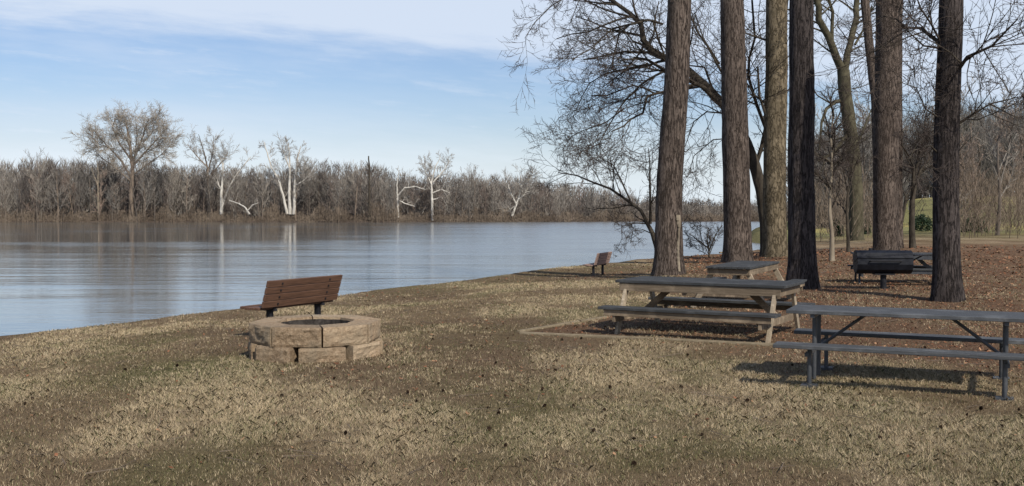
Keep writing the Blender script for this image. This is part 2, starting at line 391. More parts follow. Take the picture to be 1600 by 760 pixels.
# far bank
def far_y(x): return 345 + 0.0 * x + 70 * sstep(-40, 260, x) + 140 * sstep(150, 700, x) + 5 * np.sin(np.asarray(x) * 0.05) + 2.5 * np.sin(np.asarray(x) * 0.17 + 1)
def far_h(x, y):
    s = y - far_y(x)
    return WL - 0.6 + 1.0 * sstep(-1.5, 4, s) + sstep(8, 110, s) * (13 - 9 * sstep(-60, 60, x)) + sstep(120, 700, s) * 5
fx = axis([(-1500, -260, 40), (-260, 260, 4), (260, 1500, 40)]); fo = axis([(-12, 20, 1.5), (20, 200, 9), (200, 2600, 200)])
FX, FO = np.meshgrid(fx, fo); FY = far_y(FX) + FO; FZ = far_h(FX, FY)
nx, ny = len(fx), len(fo)
ii, jj = np.meshgrid(np.arange(nx - 1), np.arange(ny - 1)); a = (jj * nx + ii).ravel()
fb = np_mesh('far_bank', np.stack([FX.ravel(), FY.ravel(), FZ.ravel()], 1), np.stack([a, a + 1, a + 1 + nx, a + nx], 1), 4, M['soil'], None, True)
tag(fb, kind='structure')

# river
def water_mat():
    m, t, b = mat('river_water')
    b.inputs['Base Color'].default_value = (0.11, 0.115, 0.11, 1); b.inputs['Roughness'].default_value = 0.05; b.inputs['IOR'].default_value = 1.7
    b.inputs['Specular IOR Level'].default_value = 1.0
    tcn = N(t, 'ShaderNodeTexCoord'); sx_ = N(t, 'ShaderNodeSeparateXYZ'); t.links.new(tcn.outputs['Object'], sx_.inputs[0])
    a = noise(t, 1.0, 5, 0.6, mp=(0.30, 1.2, 1)); c = noise(t, 1.0, 4, 0.6, mp=(0.012, 0.05, 1)); d = noise(t, 1.0, 3, 0.5, mp=(1.4, 4.0, 1)); e = noise(t, 1.0, 2, .5, mp=(.04, .22, 1))
    right = SS(t, M2(t, 'ADD', sx_.outputs[0], M2(t, 'MULTIPLY', sx_.outputs[1], 0.10)), -25.0, 30.0)
    pt = SS(t, c, 0.44, 0.60)
    h = M2(t, 'ADD', M2(t, 'MULTIPLY', M2(t, 'ADD', a, M2(t, 'MULTIPLY', d, 0.2)), 0.036), M2(t, 'MULTIPLY', e, 0.10))
    amp = M2(t, 'ADD', M2(t, 'MULTIPLY', pt, 0.35), M2(t, 'ADD', M2(t, 'MULTIPLY', right, 0.75), 0.22))
    bump(t, b, M2(t, 'MULTIPLY', h, amp), 1.0, 1.0)
    st = noise(t, 1.0, 5, 0.65, mp=(0.022, 0.035, 1))
    ro = M2(t, 'ADD', M2(t, 'MULTIPLY', right, 0.17), M2(t, 'MULTIPLY', SS(t, st, 0.45, 0.70), 0.09))
    t.links.new(M2(t, 'ADD', ro, 0.045), b.inputs['Roughness'])
    return m
mb = MB(); mb.add([(-1500, -60, WL), (1500, -60, WL), (1500, 1400, WL), (-1500, 1400, WL)], [(0, 1, 2, 3)])
tag(mb.build('river', water_mat()), kind='structure')

# ------------------------------------------------------------------ trees
def rv(a=1): return Vector((random.gauss(0, a), random.gauss(0, a), random.gauss(0, a)))
def perp_dir(d, ang):
    a = d.cross(Vector((0, 0, 1)))
    if a.length < 0.05: a = Vector((1, 0, 0))
    a.normalize(); b = d.cross(a).normalized(); t = random.uniform(0, 2 * math.pi)
    return (d * math.cos(ang) + (a * math.cos(t) + b * math.sin(t)) * math.sin(ang)).normalized()
def limb_pts(p, d, L, n, wob, up):
    pts = [p.copy()]; d = d.copy()
    for i in range(n):
        d = (d + rv(wob) + Vector((0, 0, up))).normalized(); pts.append(pts[-1] + d * (L / n))
    return pts, d
def grow(mbs, p, d, L, r, lev, P):
    n = P['seg'][lev]; pts, dd = limb_pts(p, d, L, n, P['wob'][lev], P['up'][lev])
    last = lev == P['max']
    r1 = r * (0.3 if last else P.get('tap', 0.45))
    rad = [r + (r1 - r) * i / n for i in range(n + 1)]
    if lev == 0 and P.get('flare'): rad[0] *= P['flare']
    sides = 12 if lev == 0 and r > 0.2 else (6 if r > 0.08 else (4 if r > 0.035 else 3))
    mbs[min(lev, len(mbs) - 1)].tube(pts, rad, sides, cap=False)
    if last: return
    k = P['num'][lev]
    for i in range(k):
        t = P['start'][lev] + (1 - P['start'][lev]) * (i + random.random() * 0.8) / k
        f = min(t, 0.999) * n; j = int(f); q = pts[j].lerp(pts[j + 1], f - j)
        dl = (pts[j + 1] - pts[j]).normalized()
        ang = R(random.uniform(*P['ang'][lev]))
        nd = perp_dir(dl, ang)
        ll = L * P['len'][lev] * random.uniform(0.65, 1.15) * (1.0 - P.get('cone', 0.25) * t)
        rr = (r + (r1 - r) * t) * P['rr'][lev]
        grow(mbs, q, nd, ll, max(rr, P['rmin']), lev + 1, P)
def along(mbs, pts, rad, P, lev=1, num=10, L=2.5, start=0.15, bias=Vector((0, 0, 0)), slot=None, up=0.0):
    """hand-laid limb with grown side branches"""
    s = len(mbs) - 1 if slot is None else slot
    fine = []; fr = []
    for i in range(len(pts) - 1):
        a, b = pts[i], pts[i + 1]; m_ = max(1, int((b - a).length / 0.8))
        for k in range(m_):
            q = a.lerp(b, k / m_)
            if fine: q = q + rv(0.03 + (rad[i] * 0.18 if rad[i] < 0.25 else 0.01))
            fine.append(q); fr.append(rad[i] + (rad[i + 1] - rad[i]) * k / m_)
    fine.append(pts[-1]); fr.append(rad[-1])
    mbs[s].tube(fine, fr, 10 if rad[0] > 0.15 else 6, cap=False)
    n = len(fine) - 1
    for i in range(num):
        t = start + (1 - start) * (i + random.random()) / num; f = min(t, 0.999) * n; j = int(f)
        q = fine[j].lerp(fine[j + 1], f - j); dl = (fine[j + 1] - fine[j]).normalized()
        nd = (perp_dir(dl, R(random.uniform(35, 80))) + bias * random.uniform(0.2, 1)).normalized()
        grow(mbs, q, nd, L * random.uniform(0.5, 1.2), max(min(fr[j] * 0.45, 0.07), P['rmin']), lev, P)

# far-bank tree kinds --------------------------------------------------
def far_kind(P, H, r, tm, cm, name='bare_tree'):
    root = empty(name); mbs = [MB(), MB()]
    d = Vector((random.uniform(-.05, .05), random.uniform(-.05, .05), 1)).normalized()
    grow(mbs, Vector((0, 0, -0.8)), d, H, r, 0, P)
    mbs[0].build('trunk', tm, root); mbs[1].build('crown', cm, root)
    return root
PA = dict(seg=[7, 4, 3, 2], wob=[.05, .10, .11, .1], up=[.02, .12, .1, .06], max=3, num=[13, 8, 7], start=[.22, .2, .15], ang=[(25, 60), (25, 60), (20, 60)], len=[.45, .5, .55], rr=[.5, .5, .6], rmin=.035, flare=1.3, tap=.25, cone=.45)
PB = dict(PA, num=[10, 8, 6], start=[.30, .2, .1], ang=[(25, 50), (20, 50), (20, 60)], len=[.5, .5, .5], up=[.02, .16, .1, .05])
PC = dict(PA, num=[18, 6, 6], start=[.12, .15, .1], ang=[(40, 75), (30, 60), (20, 60)], len=[.36, .5, .55], cone=.6)
kinds = [far_kind(PA, 15, .26, M['fartrunk'], M['fartwig']), far_kind(PB, 16, .24, M['fartrunk'], M['fartwig']),
         far_kind(PC, 14, .20, M['fartrunk'], M['redtwig']), far_kind(PA, 15, .2, M['fartrunk'], M['redtwig']),
         far_kind(PC, 15, .24, M['fartrunk'], M['fartwig'])]
used = set()
def place(kind, x, y, z, s, label, group, sx=1.0):
    src = kinds[kind]
    if kind in used: o = copy_tree(src)
    else: o = src; used.add(kind)
    o.location = (x, y, z); o.scale = (s * sx, s * sx, s); o.rotation_euler = (0, 0, random.uniform(0, 6.28))
    tag(o, label, 'tree', group); return o
FARD = lambda px, dy=0: None
def far_at(px, off=4):
    x = 0; u = (px - 800) / F; y = 360
    for _ in range(12): y = float(far_y(u * y)) + off
    x = u * y; return x, y, float(far_h(np.array(x), np.array(y)))
tops = [(0, 238), (126, 238), (200, 240), (290, 246), (340, 250), (380, 256), (440, 256), (500, 246), (580, 244), (620, 262), (700, 262), (800, 266), (900, 280), (1000, 300), (1100, 306), (1300, 308), (1600, 300)]
def top_at(px):
    xs, ys = zip(*tops); return float(np.interp(px, xs, ys))
random.seed(21)
for i in range(190):
    px = -30 + i * (1330 / 190) + random.uniform(-4, 4); off = random.choice([3, 6, 10, 16, 24])
    x, y, z = far_at(px, off)
    h = CH + (HZ - top_at(px) + (random.uniform(-34, -8) if float(vnoise(px * .045, 7.7)) > .48 else random.uniform(-10, 14))) * y / F - z
    place(random.choice([0, 1, 2, 3, 4]), x, y, z, max(h, 6) / 19.0, 'leafless grey-brown tree in the woods lining the far river bank', 'bare trees along the far river bank', random.uniform(.8, 1.15))

# far woods mass behind the front trees, and the brush at the waterline
def twig_mass(name, items, m, seedv, per=70, wbase=0.09, tw=.16):
    rs = np.random.RandomState(seedv); V_ = []; F_ = []
    o = 0
    for (x, y, z, h, w_) in items:
        n = per
        u = rs.rand(n); th = rs.rand(n) * 6.283; rad = w_ * np.sqrt(rs.rand(n)) * (0.35 + 0.75 * np.sin(np.pi * np.clip(u * 0.75 + 0.25, 0, 1)))
        b = np.stack([x + rad * np.cos(th), y + rad * np.sin(th), z + h * (0.05 + 0.78 * u)], 1)
        L = h * (0.10 + 0.14 * rs.rand(n))
        d = np.stack([np.cos(th) * 0.4 + rs.randn(n) * 0.25, np.sin(th) * 0.4 + rs.randn(n) * 0.25, 0.9 + 0 * th], 1)
        d /= np.linalg.norm(d, axis=1)[:, None]
        e = b + d * L[:, None]; sx = np.stack([rs.randn(n), rs.randn(n) * 0.5, rs.randn(n) * .2], 1); sx /= np.linalg.norm(sx, axis=1)[:, None]
        wd = (wbase * (0.6 + 0.8 * rs.rand(n)))[:, None]
        vv = np.stack([b - sx * wd, b + sx * wd, e], 1).reshape(-1, 3)
        # trunk sliver pair
        V_.append(vv); F_.append(np.arange(len(vv)).reshape(-1, 3) + o); o += len(vv)
        tr = np.array([[x - tw, y, z - .5], [x + tw, y, z - .5], [x, y, z + h * .9], [x, y - tw, z - .5], [x, y + tw, z - .5], [x, y, z + h * .9]])
        V_.append(tr); F_.append(np.arange(6).reshape(-1, 3) + o); o += 6
    return np_mesh(name, np.concatenate(V_), np.concatenate(F_), 3, m)
rs = np.random.RandomState(5)
items = []
for i in range(1500):
    px = rs.uniform(-60, 1660); off = rs.choice([14, 24, 36, 50, 70, 95, 120]) + rs.rand() * 12
    x, y, z = far_at(px, off)
    h = CH + (HZ - top_at(px) - rs.uniform(2, 34)) * y / F - z
    items.append((x, y, z, max(h, 4), rs.uniform(2.2, 4.2)))
tag(twig_mass('far_woods', items[:900], M['fartwig'], 1, 110, .11), 'dense grey-brown leafless woods rising behind the far bank trees', 'woods', kind='stuff')
tag(twig_mass('far_reddish_woods', items[900:], M['redtwig'], 2, 110, .11), 'reddish-brown leafless thicket mixed into the woods across the river', 'woods', kind='stuff')
bi = []
for i in range(1000):
    px = rs.uniform(-60, 1400); x, y, z = far_at(px, rs.uniform(-0.3, 9)); cl_ = float(vnoise(px * .06, 3.3)); bi.append((x, y, z - .3, rs.uniform(1.2, 2.2) + 6.5 * cl_ * rs.rand(), rs.uniform(.9, 2.8)))
tag(twig_mass('far_brush', bi, M['brush'], 3, 60, .07), 'tan and brown brush along the waterline of the far bank', 'brush', kind='stuff')

# singled-out trees of the far bank
PW = dict(seg=[6, 4, 3, 2], wob=[.08, .10, .11, .1], up=[.03, .1, .06, .05], max=3, num=[8, 7, 5], start=[.3, .25, .2], ang=[(25, 55), (25, 60), (25, 60)], len=[.5, .55, .6], rr=[.5, .5, .5], rmin=.03, tap=.3)
def px_tree(name, base, limbs, off, tm, cm, label, cat='tree', P=PW, num=10, L=5, lev=1, wig=0.6, bias=Vector((0, 0, .5)), far=True, depth=None, group=None):
    """limbs: list of ([(px,py)...], r0, r1); the first is the trunk"""
    if far: x, y, z = far_at(base[0], off)
    else:
        p = VG(*base); x, y, z = p.x, p.y, p.z
    root = empty(name, (x, y, z)); mbs = [MB(), MB(), MB()]
    o = Vector((x, y, z)); rng = random.Random(int(base[0]))
    for li, (pl, r0, r1) in enumerate(limbs):
        pts = []; dy = 0; sgn = rng.choice([-1, 1])
        for k, (a, b) in enumerate(pl):
            if k: dy += sgn * wig * rng.uniform(.2, 1) if li else rng.uniform(-.1, .1)
            pts.append(VD(a, b, y + dy) - o)
        rad = [r0 + (r1 - r0) * k / (len(pts) - 1) for k in range(len(pts))]
        along(mbs, pts, rad, P, lev=lev if li else lev, num=(num if li else max(2, num // 3)), L=L, start=.15 if li else .45, bias=bias, slot=0 if li == 0 else 1)
    # grown branches sit in slot 1 (level>=1) or 2
    mbs[1].build('limbs', tm, root) if mbs[1].v else None
    mbs[0].build('trunk', tm, root)
    if mbs[2].v: mbs[2].build('crown', cm, root)
    return tag(root, label, cat, group)
# three meshes: trunk / limbs / crown -> grow() levels >=2 land in the crown
PF = dict(PW, rmin=.04)
px_tree('oak_tree', (205, 345), [([(205, 347), (205, 300), (207, 262), (203, 225), (198, 198), (195, 182)], .9, .12),
    ([(206, 280), (190, 252), (172, 232), (155, 215), (148, 205)], .42, .08), ([(206, 262), (225, 240), (243, 220), (258, 205)], .4, .08),
    ([(206, 255), (220, 222), (228, 200), (232, 185)], .38, .08), ([(205, 250), (185, 222), (176, 200), (180, 185)], .35, .08),
    ([(206, 275), (232, 256), (252, 242), (266, 228)], .3, .07), ([(206, 285), (180, 262), (158, 246), (148, 236)], .3, .07), ([(207, 270), (212, 235), (214, 205), (212, 186)], .3, .06), ([(225, 240), (240, 232), (262, 216)], .2, .05), ([(172, 232), (160, 228), (146, 222)], .2, .05), ([(203, 230), (190, 205), (186, 188)], .22, .05), ([(222, 225), (240, 205), (250, 196)], .2, .05)],
    9, M['fartrunk'], M['fartwig'], 'tallest broad-crowned leafless oak on the far bank, standing above the woods at left', num=20, L=6.5, bias=Vector((0, 0, .35)), P=dict(PF, wob=[.08, .10, .12, .12], up=[.03, .05, .04, .03], ang=[(25, 60), (25, 65), (25, 60)], len=[.5, .6, .65], num=[8, 7, 7], rmin=.045))
px_tree('tall_bare_tree', (325, 345), [([(325, 347), (325, 300), (324, 262), (318, 235), (310, 210)], .5, .08), ([(324, 270), (333, 240), (334, 212)], .3, .06), ([(324, 262), (304, 240), (292, 225)], .25, .06), ([(325, 280), (345, 255), (356, 238)], .25, .06)],
    7, M['fartrunk'], M['whitetwig'], 'tall leafless tree with upright pale twigs right of the broad oak across the river', num=15, L=5, P=PF)
px_tree('white_sycamore', (348, 345), [([(346, 335), (346, 300), (348, 270), (349, 245)], .62, .12), ([(347, 300), (340, 285), (338, 275)], .25, .1), ([(346, 326), (351, 310), (358, 292), (368, 275), (384, 255), (392, 245)], .4, .1), ([(349, 262), (344, 248), (340, 238)], .2, .06)], 6, M['white'], M['whitetwig'], 'white-barked sycamore with a straight trunk and one limb leaning right, far bank', num=10, L=4, P=PF)
px_tree('fallen_sycamore', (386, 343), [([(390, 335), (384, 325), (372, 318), (358, 313)], .32, .1), ([(386, 331), (394, 321), (404, 317)], .22, .08)],
    0.5, M['white'], M['whitetwig'], 'low white forked limb sprawling over the water on the far bank', num=3, L=1.6, P=PF)
px_tree('white_sycamore', (452, 345), [([(453, 335), (452, 300), (453, 270), (452, 240), (450, 225)], .62, .1), ([(459, 335), (460, 300), (461, 275), (466, 245), (470, 228)], .58, .1), ([(449, 335), (442, 305), (435, 280), (424, 262), (416, 235), (413, 222)], .5, .1), ([(460, 290), (472, 284), (484, 275)], .3, .08), ([(461, 268), (474, 268), (482, 262)], .2, .06), ([(452, 262), (446, 245), (440, 230)], .25, .06)], 6, M['white'], M['whitetwig'], 'three-stemmed white sycamore standing brightest on the far bank', num=15, L=4.5, P=PF)
px_tree('white_sycamore', (152, 345), [([(154, 340), (153, 300), (153, 270), (152, 250)], .35, .1), ([(153, 290), (146, 272), (142, 260)], .2, .06)], 4, M['pale'], M['fartwig'], 'slender pale trunk at the far left of the opposite woods', num=4, L=3, P=PF)
px_tree('white_sycamore', (622, 345), [([(622, 340), (621, 310), (620, 290), (623, 270)], .4, .1), ([(620, 308), (632, 294), (650, 292), (664, 296)], .28, .1), ([(619, 311), (632, 318), (648, 323)], .25, .1)], 6, M['white'], M['whitetwig'], 'pale sycamore with two arching limbs near the middle of the far bank', num=6, L=3.5, P=PF)
px_tree('white_sycamore', (676, 345), [([(676, 345), (675, 310), (674, 285), (680, 262), (688, 246)], .5, .08), ([(676, 302), (690, 296), (702, 302), (706, 312)], .26, .1), ([(676, 312), (690, 308), (698, 320), (700, 335)], .24, .08), ([(675, 290), (665, 270), (662, 255)], .25, .06), ([(677, 285), (695, 265), (702, 250)], .25, .06)], 6, M['white'], M['whitetwig'], 'spreading pale sycamore with drooping limbs, tallest right of centre across the river', num=15, L=4, P=PF)
px_tree('white_sycamore', (800, 345), [([(800, 338), (806, 322), (812, 305), (815, 285), (812, 270)], .42, .08), ([(806, 322), (795, 330), (786, 332)], .2, .08), ([(810, 312), (824, 300), (832, 300)], .24, .08), ([(806, 318), (797, 300), (792, 282)], .28, .06), ([(813, 292), (826, 282), (832, 275)], .22, .06)], 2, M['white'], M['whitetwig'], 'pale many-limbed sycamore leaning over the far bank, rightmost of the white trees', num=20, L=4, P=PF)
px_tree('snag_tree', (577, 345), [([(577, 345), (577, 300), (577, 262), (576, 244)], .45, .2)], 3, M['oak'], M['fartwig'], 'dark straight broken-topped trunk poking above the far woods', num=6, L=2.5, P=PF)

# ---------------------------------------------------------------- park trees
def trunk_mesh(pl, r_list, dist, o, n=28, ridge=0.02, flare=1.35):
    """round trunk with root flare and ridged surface; pl pixel centres"""
    pts = [VD(a, b, dist) - o for a, b in pl]
    fine = []; fr = []
    for i in range(len(pts) - 1):
        m_ = max(2, int((pts[i + 1] - pts[i]).length / 0.18))
        for k in range(m_):
            fine.append(pts[i].lerp(pts[i + 1], k / m_)); fr.append(r_list[i] + (r_list[i + 1] - r_list[i]) * k / m_)
    fine.append(pts[-1]); fr.append(r_list[-1])
    mb = MB(); zb = fine[0].z
    ph = random.random() * 50
    k = len(fine)
    for i, p in enumerate(fine):
        h = p.z - zb; fl = 1 + (flare - 1) * math.exp(-h / 0.45)
        sway = Vector((float(vnoise(ph, h * .35)) - .5, float(vnoise(ph + 9, h * .35)) - .5, 0)) * 0.10
        for j in range(n):
            a_ = 2 * math.pi * j / n
            rid = (float(vnoise(j * 0.9 + ph, h * 0.9)) - .5) * ridge * 2 + (float(vnoise(j * 2.7 + ph, h * 4.2)) - .5) * ridge
            root_ = 0.22 * math.exp(-h / 0.4) * max(0, math.cos(a_ * 5 + ph)) * fr[i]
            r_ = fr[i] * fl + rid + root_
            mb.v.append((p.x + sway.x + math.cos(a_) * r_, p.y + sway.y + math.sin(a_) * r_, p.z))
    for i in range(k - 1):
        for j in range(n):
            j2 = (j + 1) % n; mb.f.append((i * n + j, i * n + j2, (i + 1) * n + j2, (i + 1) * n + j))
    return mb
def needle_crown(mb, top, h0, h1, spread, count):
    rr = random.Random(count)
    for i in range(count):
        z = rr.uniform(h0, h1); a_ = rr.uniform(0, 6.28); L = spread * (1 - .6 * (z - h0) / (h1 - h0)) * rr.uniform(.5, 1)
        p0 = Vector((top.x, top.y, z)); d = Vector((math.cos(a_), math.sin(a_), .25))
        p1 = p0 + d * L; mb['l'].tube([p0, p0.lerp(p1, .5) + Vector((0, 0, -.1)), p1], [.07, .045, .015], 4, cap=False)
        for k in range(26):
            t = rr.uniform(.35, 1.05); q = p0.lerp(p1, t) + Vector((rr.gauss(0, .35), rr.gauss(0, .35), rr.gauss(0, .25)))
            for _ in range(7):
                e = Vector((rr.gauss(0, 1), rr.gauss(0, 1), rr.gauss(.3, 1))).normalized() * .28
                s_ = Vector((rr.gauss(0, 1), rr.gauss(0, 1), rr.gauss(0, 1))).normalized() * .02
                mb['n'].add([tuple(q - s_), tuple(q + s_), tuple(q + e)], [(0, 1, 2)])
def pine(base, pl, wpx, m, label, flare=1.3, scar=False):
    g = VG(*base); o = g.copy(); d = g.y
    root = empty('pine_tree', o)
    rr = [w_ / 2 * d / F for w_ in wpx]
    # carry the trunk on above the frame
    p2 = VD(*pl[-1], d); p1 = VD(*pl[-2], d); ext = (p2 - p1).normalized()
    top = p2 + ext * (22 - p2.z)
    mb = trunk_mesh([(base[0], base[1] + 6)] + pl, [rr[0]] + rr, d, o, flare=flare)
    mb.build('trunk', m, root, smooth=True)
    up = MB(); up.tube([p2 - o - ext * .3, (p2 + top) / 2 - o, top - o], [rr[-1], rr[-1] * .75, .1], 14, cap=False)
    cr = {'l': up, 'n': MB()}
    needle_crown(cr, top - o, 15.5, 22, 3.4, 26)
    up.build('upper_trunk', m, root, smooth=True); cr['n'].build('crown', M['needle'], root)
    return tag(root, label, 'tree'), o, d
random.seed(5)
t1, o1, d1 = pine((1043, 430), [(1043, 430), (1046, 330), (1052, 200), (1058, 90), (1061, -10)], [43, 41, 39, 37, 35], M['pine'], 'brown pine trunk with a pale bark scar, nearest the river behind the wooden picnic table', 1.3)
# pale scar where the bark is stripped on its right side
mb = MB()
def on_trunk(px, py):
    q = VD(px, py, d1); h = q.z - o1.z; cpx = 1043 + (430 - py) * .034; rp = (21.5 - (430 - py) * .006) * (1 + .22 * math.exp(-max(h, 0) / .45))
    th = math.asin(max(-.93, min(.93, (px - cpx) / rp))); r_ = rp * d1 / F; cx_ = VD(cpx, py, d1).x
    return cx_, th, r_, q.z
pts_ = [(1058, 336, 7), (1059, 346, 8), (1059, 356, 3), (1058, 370, 2.5), (1057, 385, 3.5), (1057, 400, 3), (1058, 412, 5), (1058, 426, 7)]
pts_ = [(a_[0] + (b_[0] - a_[0]) * k / 5, a_[1] + (b_[1] - a_[1]) * k / 5, (a_[2] + (b_[2] - a_[2]) * k / 5) * random.uniform(.7, 1.15)) for a_, b_ in zip(pts_[:-1], pts_[1:]) for k in range(5)]
for i, (x_, y_, w_) in enumerate(pts_):
    for s_ in (-1, -.33, .33, 1):
        cx_, th, r_, z_ = on_trunk(x_ + s_ * w_ / 2, y_); r_ += .022 if abs(s_) < .5 else -.02
        mb.v.append((cx_ + math.sin(th) * r_ - o1.x, d1 - math.cos(th) * r_ - o1.y, z_ - o1.z))
    if i:
        o_ = (i - 1) * 4
        for j in range(3): mb.f.append((o_ + j, o_ + j + 4, o_ + j + 5, o_ + j + 1))
mb.build('bark_scar', M['pale'], t1)
pine((1153, 410), [(1153, 410), (1151, 300), (1148, 150), (1145, 60), (1144, -10)], [43, 42, 39, 37, 36], M['pine'], 'straight brown pine trunk second from the river, behind the far wooden table', 1.15)
pine((1256, 450), [(1256, 450), (1254, 300), (1254, 150), (1253, 60), (1252, -10)], [44, 40, 38, 37, 36], M['pine_dark'], 'dark straight pine trunk rising beside the end of the wooden picnic table', 1.2)
pine((1385, 394), [(1385, 394), (1384, 300), (1386, 150), (1388, 60), (1389, -10)], [38, 38, 38, 39, 40], M['pine'], 'thick reddish-brown pine trunk directly behind the black grill', 1.1)
pine((1404, 388), [(1404, 388), (1402, 300), (1402, 200), (1403, 60), (1404, -10)], [16, 15, 14, 14, 13], M['pine'], 'narrow pine trunk half hidden at the right of the thick trunk behind the grill', 1.1)
pine((1366, 380), [(1372, 380), (1371, 250), (1367, 150), (1357, 60), (1350, -10)], [14, 14, 14, 13, 13], M['pine'], 'slim leaning pine trunk at the left of the thick trunk behind the grill', 1.1)

PT = dict(seg=[6, 5, 4, 3, 3], wob=[.1, .13, .15, .17, .18], up=[.02, .05, .03, .0, -.02], max=4, num=[8, 7, 6, 5], start=[.3, .15, .12, .1], ang=[(30, 60), (25, 65), (25, 65), (20, 60)], len=[.55, .5, .52, .55], rr=[.5, .5, .5, .6], rmin=.008, tap=.35)
PT3 = dict(PT, max=3, rmin=.009)

def big_tree(name, base, limbs, tm, label, mm=None, P=PT3, lev=1, num=8, L=3.0, bias=Vector((0, 0, 0)), wig=.5, flare=1.2, tw=None):
    g = VG(*base); o = g.copy(); y = g.y; root = empty(name, o); mbs = [MB(), MB(), MB()]
    rng = random.Random(int(base[0] * 7))
    for li, L_ in enumerate(limbs):
        pl, w0, w1 = L_[:3]; nm = L_[3] if len(L_) > 3 else num; LL = L_[4] if len(L_) > 4 else L; bs = L_[5] if len(L_) > 5 else bias
        r0 = w0 / 2 * y / F; r1 = w1 / 2 * y / F
        if li == 0:
            k = len(pl); rl = [r0 + (r1 - r0) * i / (k - 1) for i in range(k)]
            tmb = trunk_mesh([(pl[0][0], pl[0][1] + 5)] + pl, [rl[0]] + rl, y, o, n=20, ridge=.012, flare=flare)
            mbs[0].add(tmb.v, tmb.f); 
            pts = [VD(a_, b_, y) - o for a_, b_ in pl]
            nn = nm
            for i in range(nn):
                t = .45 + .55 * random.random(); f = min(t, .999) * (len(pts) - 1); j = int(f); q = pts[j].lerp(pts[j + 1], f - j)
                nd = (perp_dir((pts[j + 1] - pts[j]).normalized(), R(random.uniform(45, 80))) + bs).normalized()
                grow(mbs, q, nd, LL * random.uniform(.5, 1.1), .04, lev, P)
        else:
            pts = []; dy = 0; sg = rng.choice([-1, 1])
            for k, (a_, b_) in enumerate(pl):
                if k: dy += sg * wig * rng.uniform(.1, 1)
                pts.append(VD(a_, b_, y + dy) - o)
            rad = [r0 + (r1 - r0) * k / (len(pts) - 1) for k in range(len(pts))]
            along(mbs, pts, rad, P, lev=lev, num=nm, L=LL, start=.15, bias=bs, slot=1)
    mbs[0].build('trunk', tm, root, smooth=True); mbs[1].build('limbs', mm or tm, root, smooth=True)
    if mbs[2].v: mbs[2].build('crown', tw or M['twig'], root)
    return tag(root, label, 'tree')
random.seed(31)
LB = Vector((-.9, 0, -.25)); DB = Vector((-.6, 0, -.6)); UB = Vector((-.3, 0, .7))
big_tree('oak_tree', (1199, 400), [
    ([(1199, 400), (1197, 350), (1190, 300), (1178, 255), (1166, 222), (1150, 190), (1124, 158)], 20, 16, 3, 3),
    ([(1124, 158), (1100, 133), (1075, 110), (1042, 94), (1018, 80), (1005, 62), (1003, 40), (985, 20), (955, 0), (925, -20)], 15, 5, 16, 3.4, LB),
    ([(1124, 160), (1098, 138), (1070, 122), (1036, 106), (1012, 94), (990, 90)], 8, 3, 12, 3.2, LB),
    ([(1075, 118), (1036, 112), (1018, 124), (1000, 132), (980, 158), (966, 172)], 5, 2, 11, 3.2, LB),
    ([(1090, 132), (1060, 138), (1036, 142), (1022, 146), (1010, 150), (1006, 176), (985, 184), (974, 198), (955, 206)], 6, 2, 13, 3.0, DB),
    ([(1022, 146), (1005, 138), (985, 136), (950, 150), (925, 150)], 3.5, 1.6, 11, 2.4, LB),
    ([(1004, 34), (985, 36), (968, 52), (962, 75), (956, 100)], 4.5, 1.5, 11, 3.0, LB),
    ([(985, 38), (955, 46), (940, 62), (925, 75), (905, 88), (895, 95)], 3.5, 1.2, 13, 1.6, LB),
    ([(1040, 92), (1020, 34), (1005, 32)], 3, 3, 5, 2.5, UB),
    ([(1036, 38), (1015, 31), (1002, 34)], 4, 4, 6, 2.5, UB),
    ([(1012, 100), (975, 108), (940, 118), (920, 130), (905, 160)], 3.2, 1.2, 14, 2.0, DB),
    ([(975, 170), (945, 190), (915, 205), (893, 215), (878, 235)], 2.2, 1.0, 13, 1.8, DB),
    ([(966, 172), (950, 205), (935, 225), (905, 240)], 2.2, 1.0, 13, 2.2, DB),
    ([(925, -20), (890, -10), (860, 10), (835, 35), (820, 60)], 3, 1, 10, 2.2, Vector((-.3, 0, -.8))),
    ([(925, -20), (905, 0), (895, 25), (890, 40)], 2, .8, 7, 1.6, Vector((-.1, 0, -.9))),
    ([(1168, 225), (1150, 160), (1120, 100), (1090, 50), (1065, -10)], 5, 2, 12, 3.2, Vector((0, 0, .2))),
    ([(1140, 178), (1105, 175), (1085, 190), (1070, 230)], 3, 1.2, 12, 3.0, Vector((0, 0, -.4))),
    ([(1162, 215), (1115, 220), (1085, 245), (1075, 275)], 2.5, 1, 10, 2.6, Vector((0, 0, -.4))),
    ([(1180, 262), (1188, 230), (1196, 200), (1180, 165), (1170, 120), (1180, 60), (1175, 0)], 7, 3, 12, 3, Vector((0, 0, .1))),
    ([(1124, 158), (1098, 108), (1075, 104), (1040, 118)], 4, 1.5, 8, 2.6, Vector((0, 0, .1))),
    ([(1124, 100), (1100, 60), (1085, 20)], 3, 1.5, 8, 2.4, Vector((0, 0, .1))),
], M['oak'], 'dark leaning oak whose long bare limbs reach left over the river')
random.seed(32)
big_tree('sycamore_tree', (1211, 402), [
    ([(1211, 402), (1210, 300), (1212, 200), (1214, 100), (1213, -10), (1214, -150)], 36, 32, 0, 3),
    ([(1220, 130), (1226, 90), (1228, 40), (1232, -10)], 3, 2, 5, 2.5),
    ([(1203, 65), (1185, 58), (1160, 50), (1135, 30)], 4, 1.5, 10, 2.8),
    ([(1200, 165), (1180, 150), (1165, 125), (1140, 118)], 4, 1.5, 9, 2.4),
    ([(1200, 190), (1188, 150), (1184, 105)], 5, 3, 6, 2.2),
], M['syc'], 'mottled tan-barked trunk between the brown pine and the dark pine', mm=M['oak'])
random.seed(33)
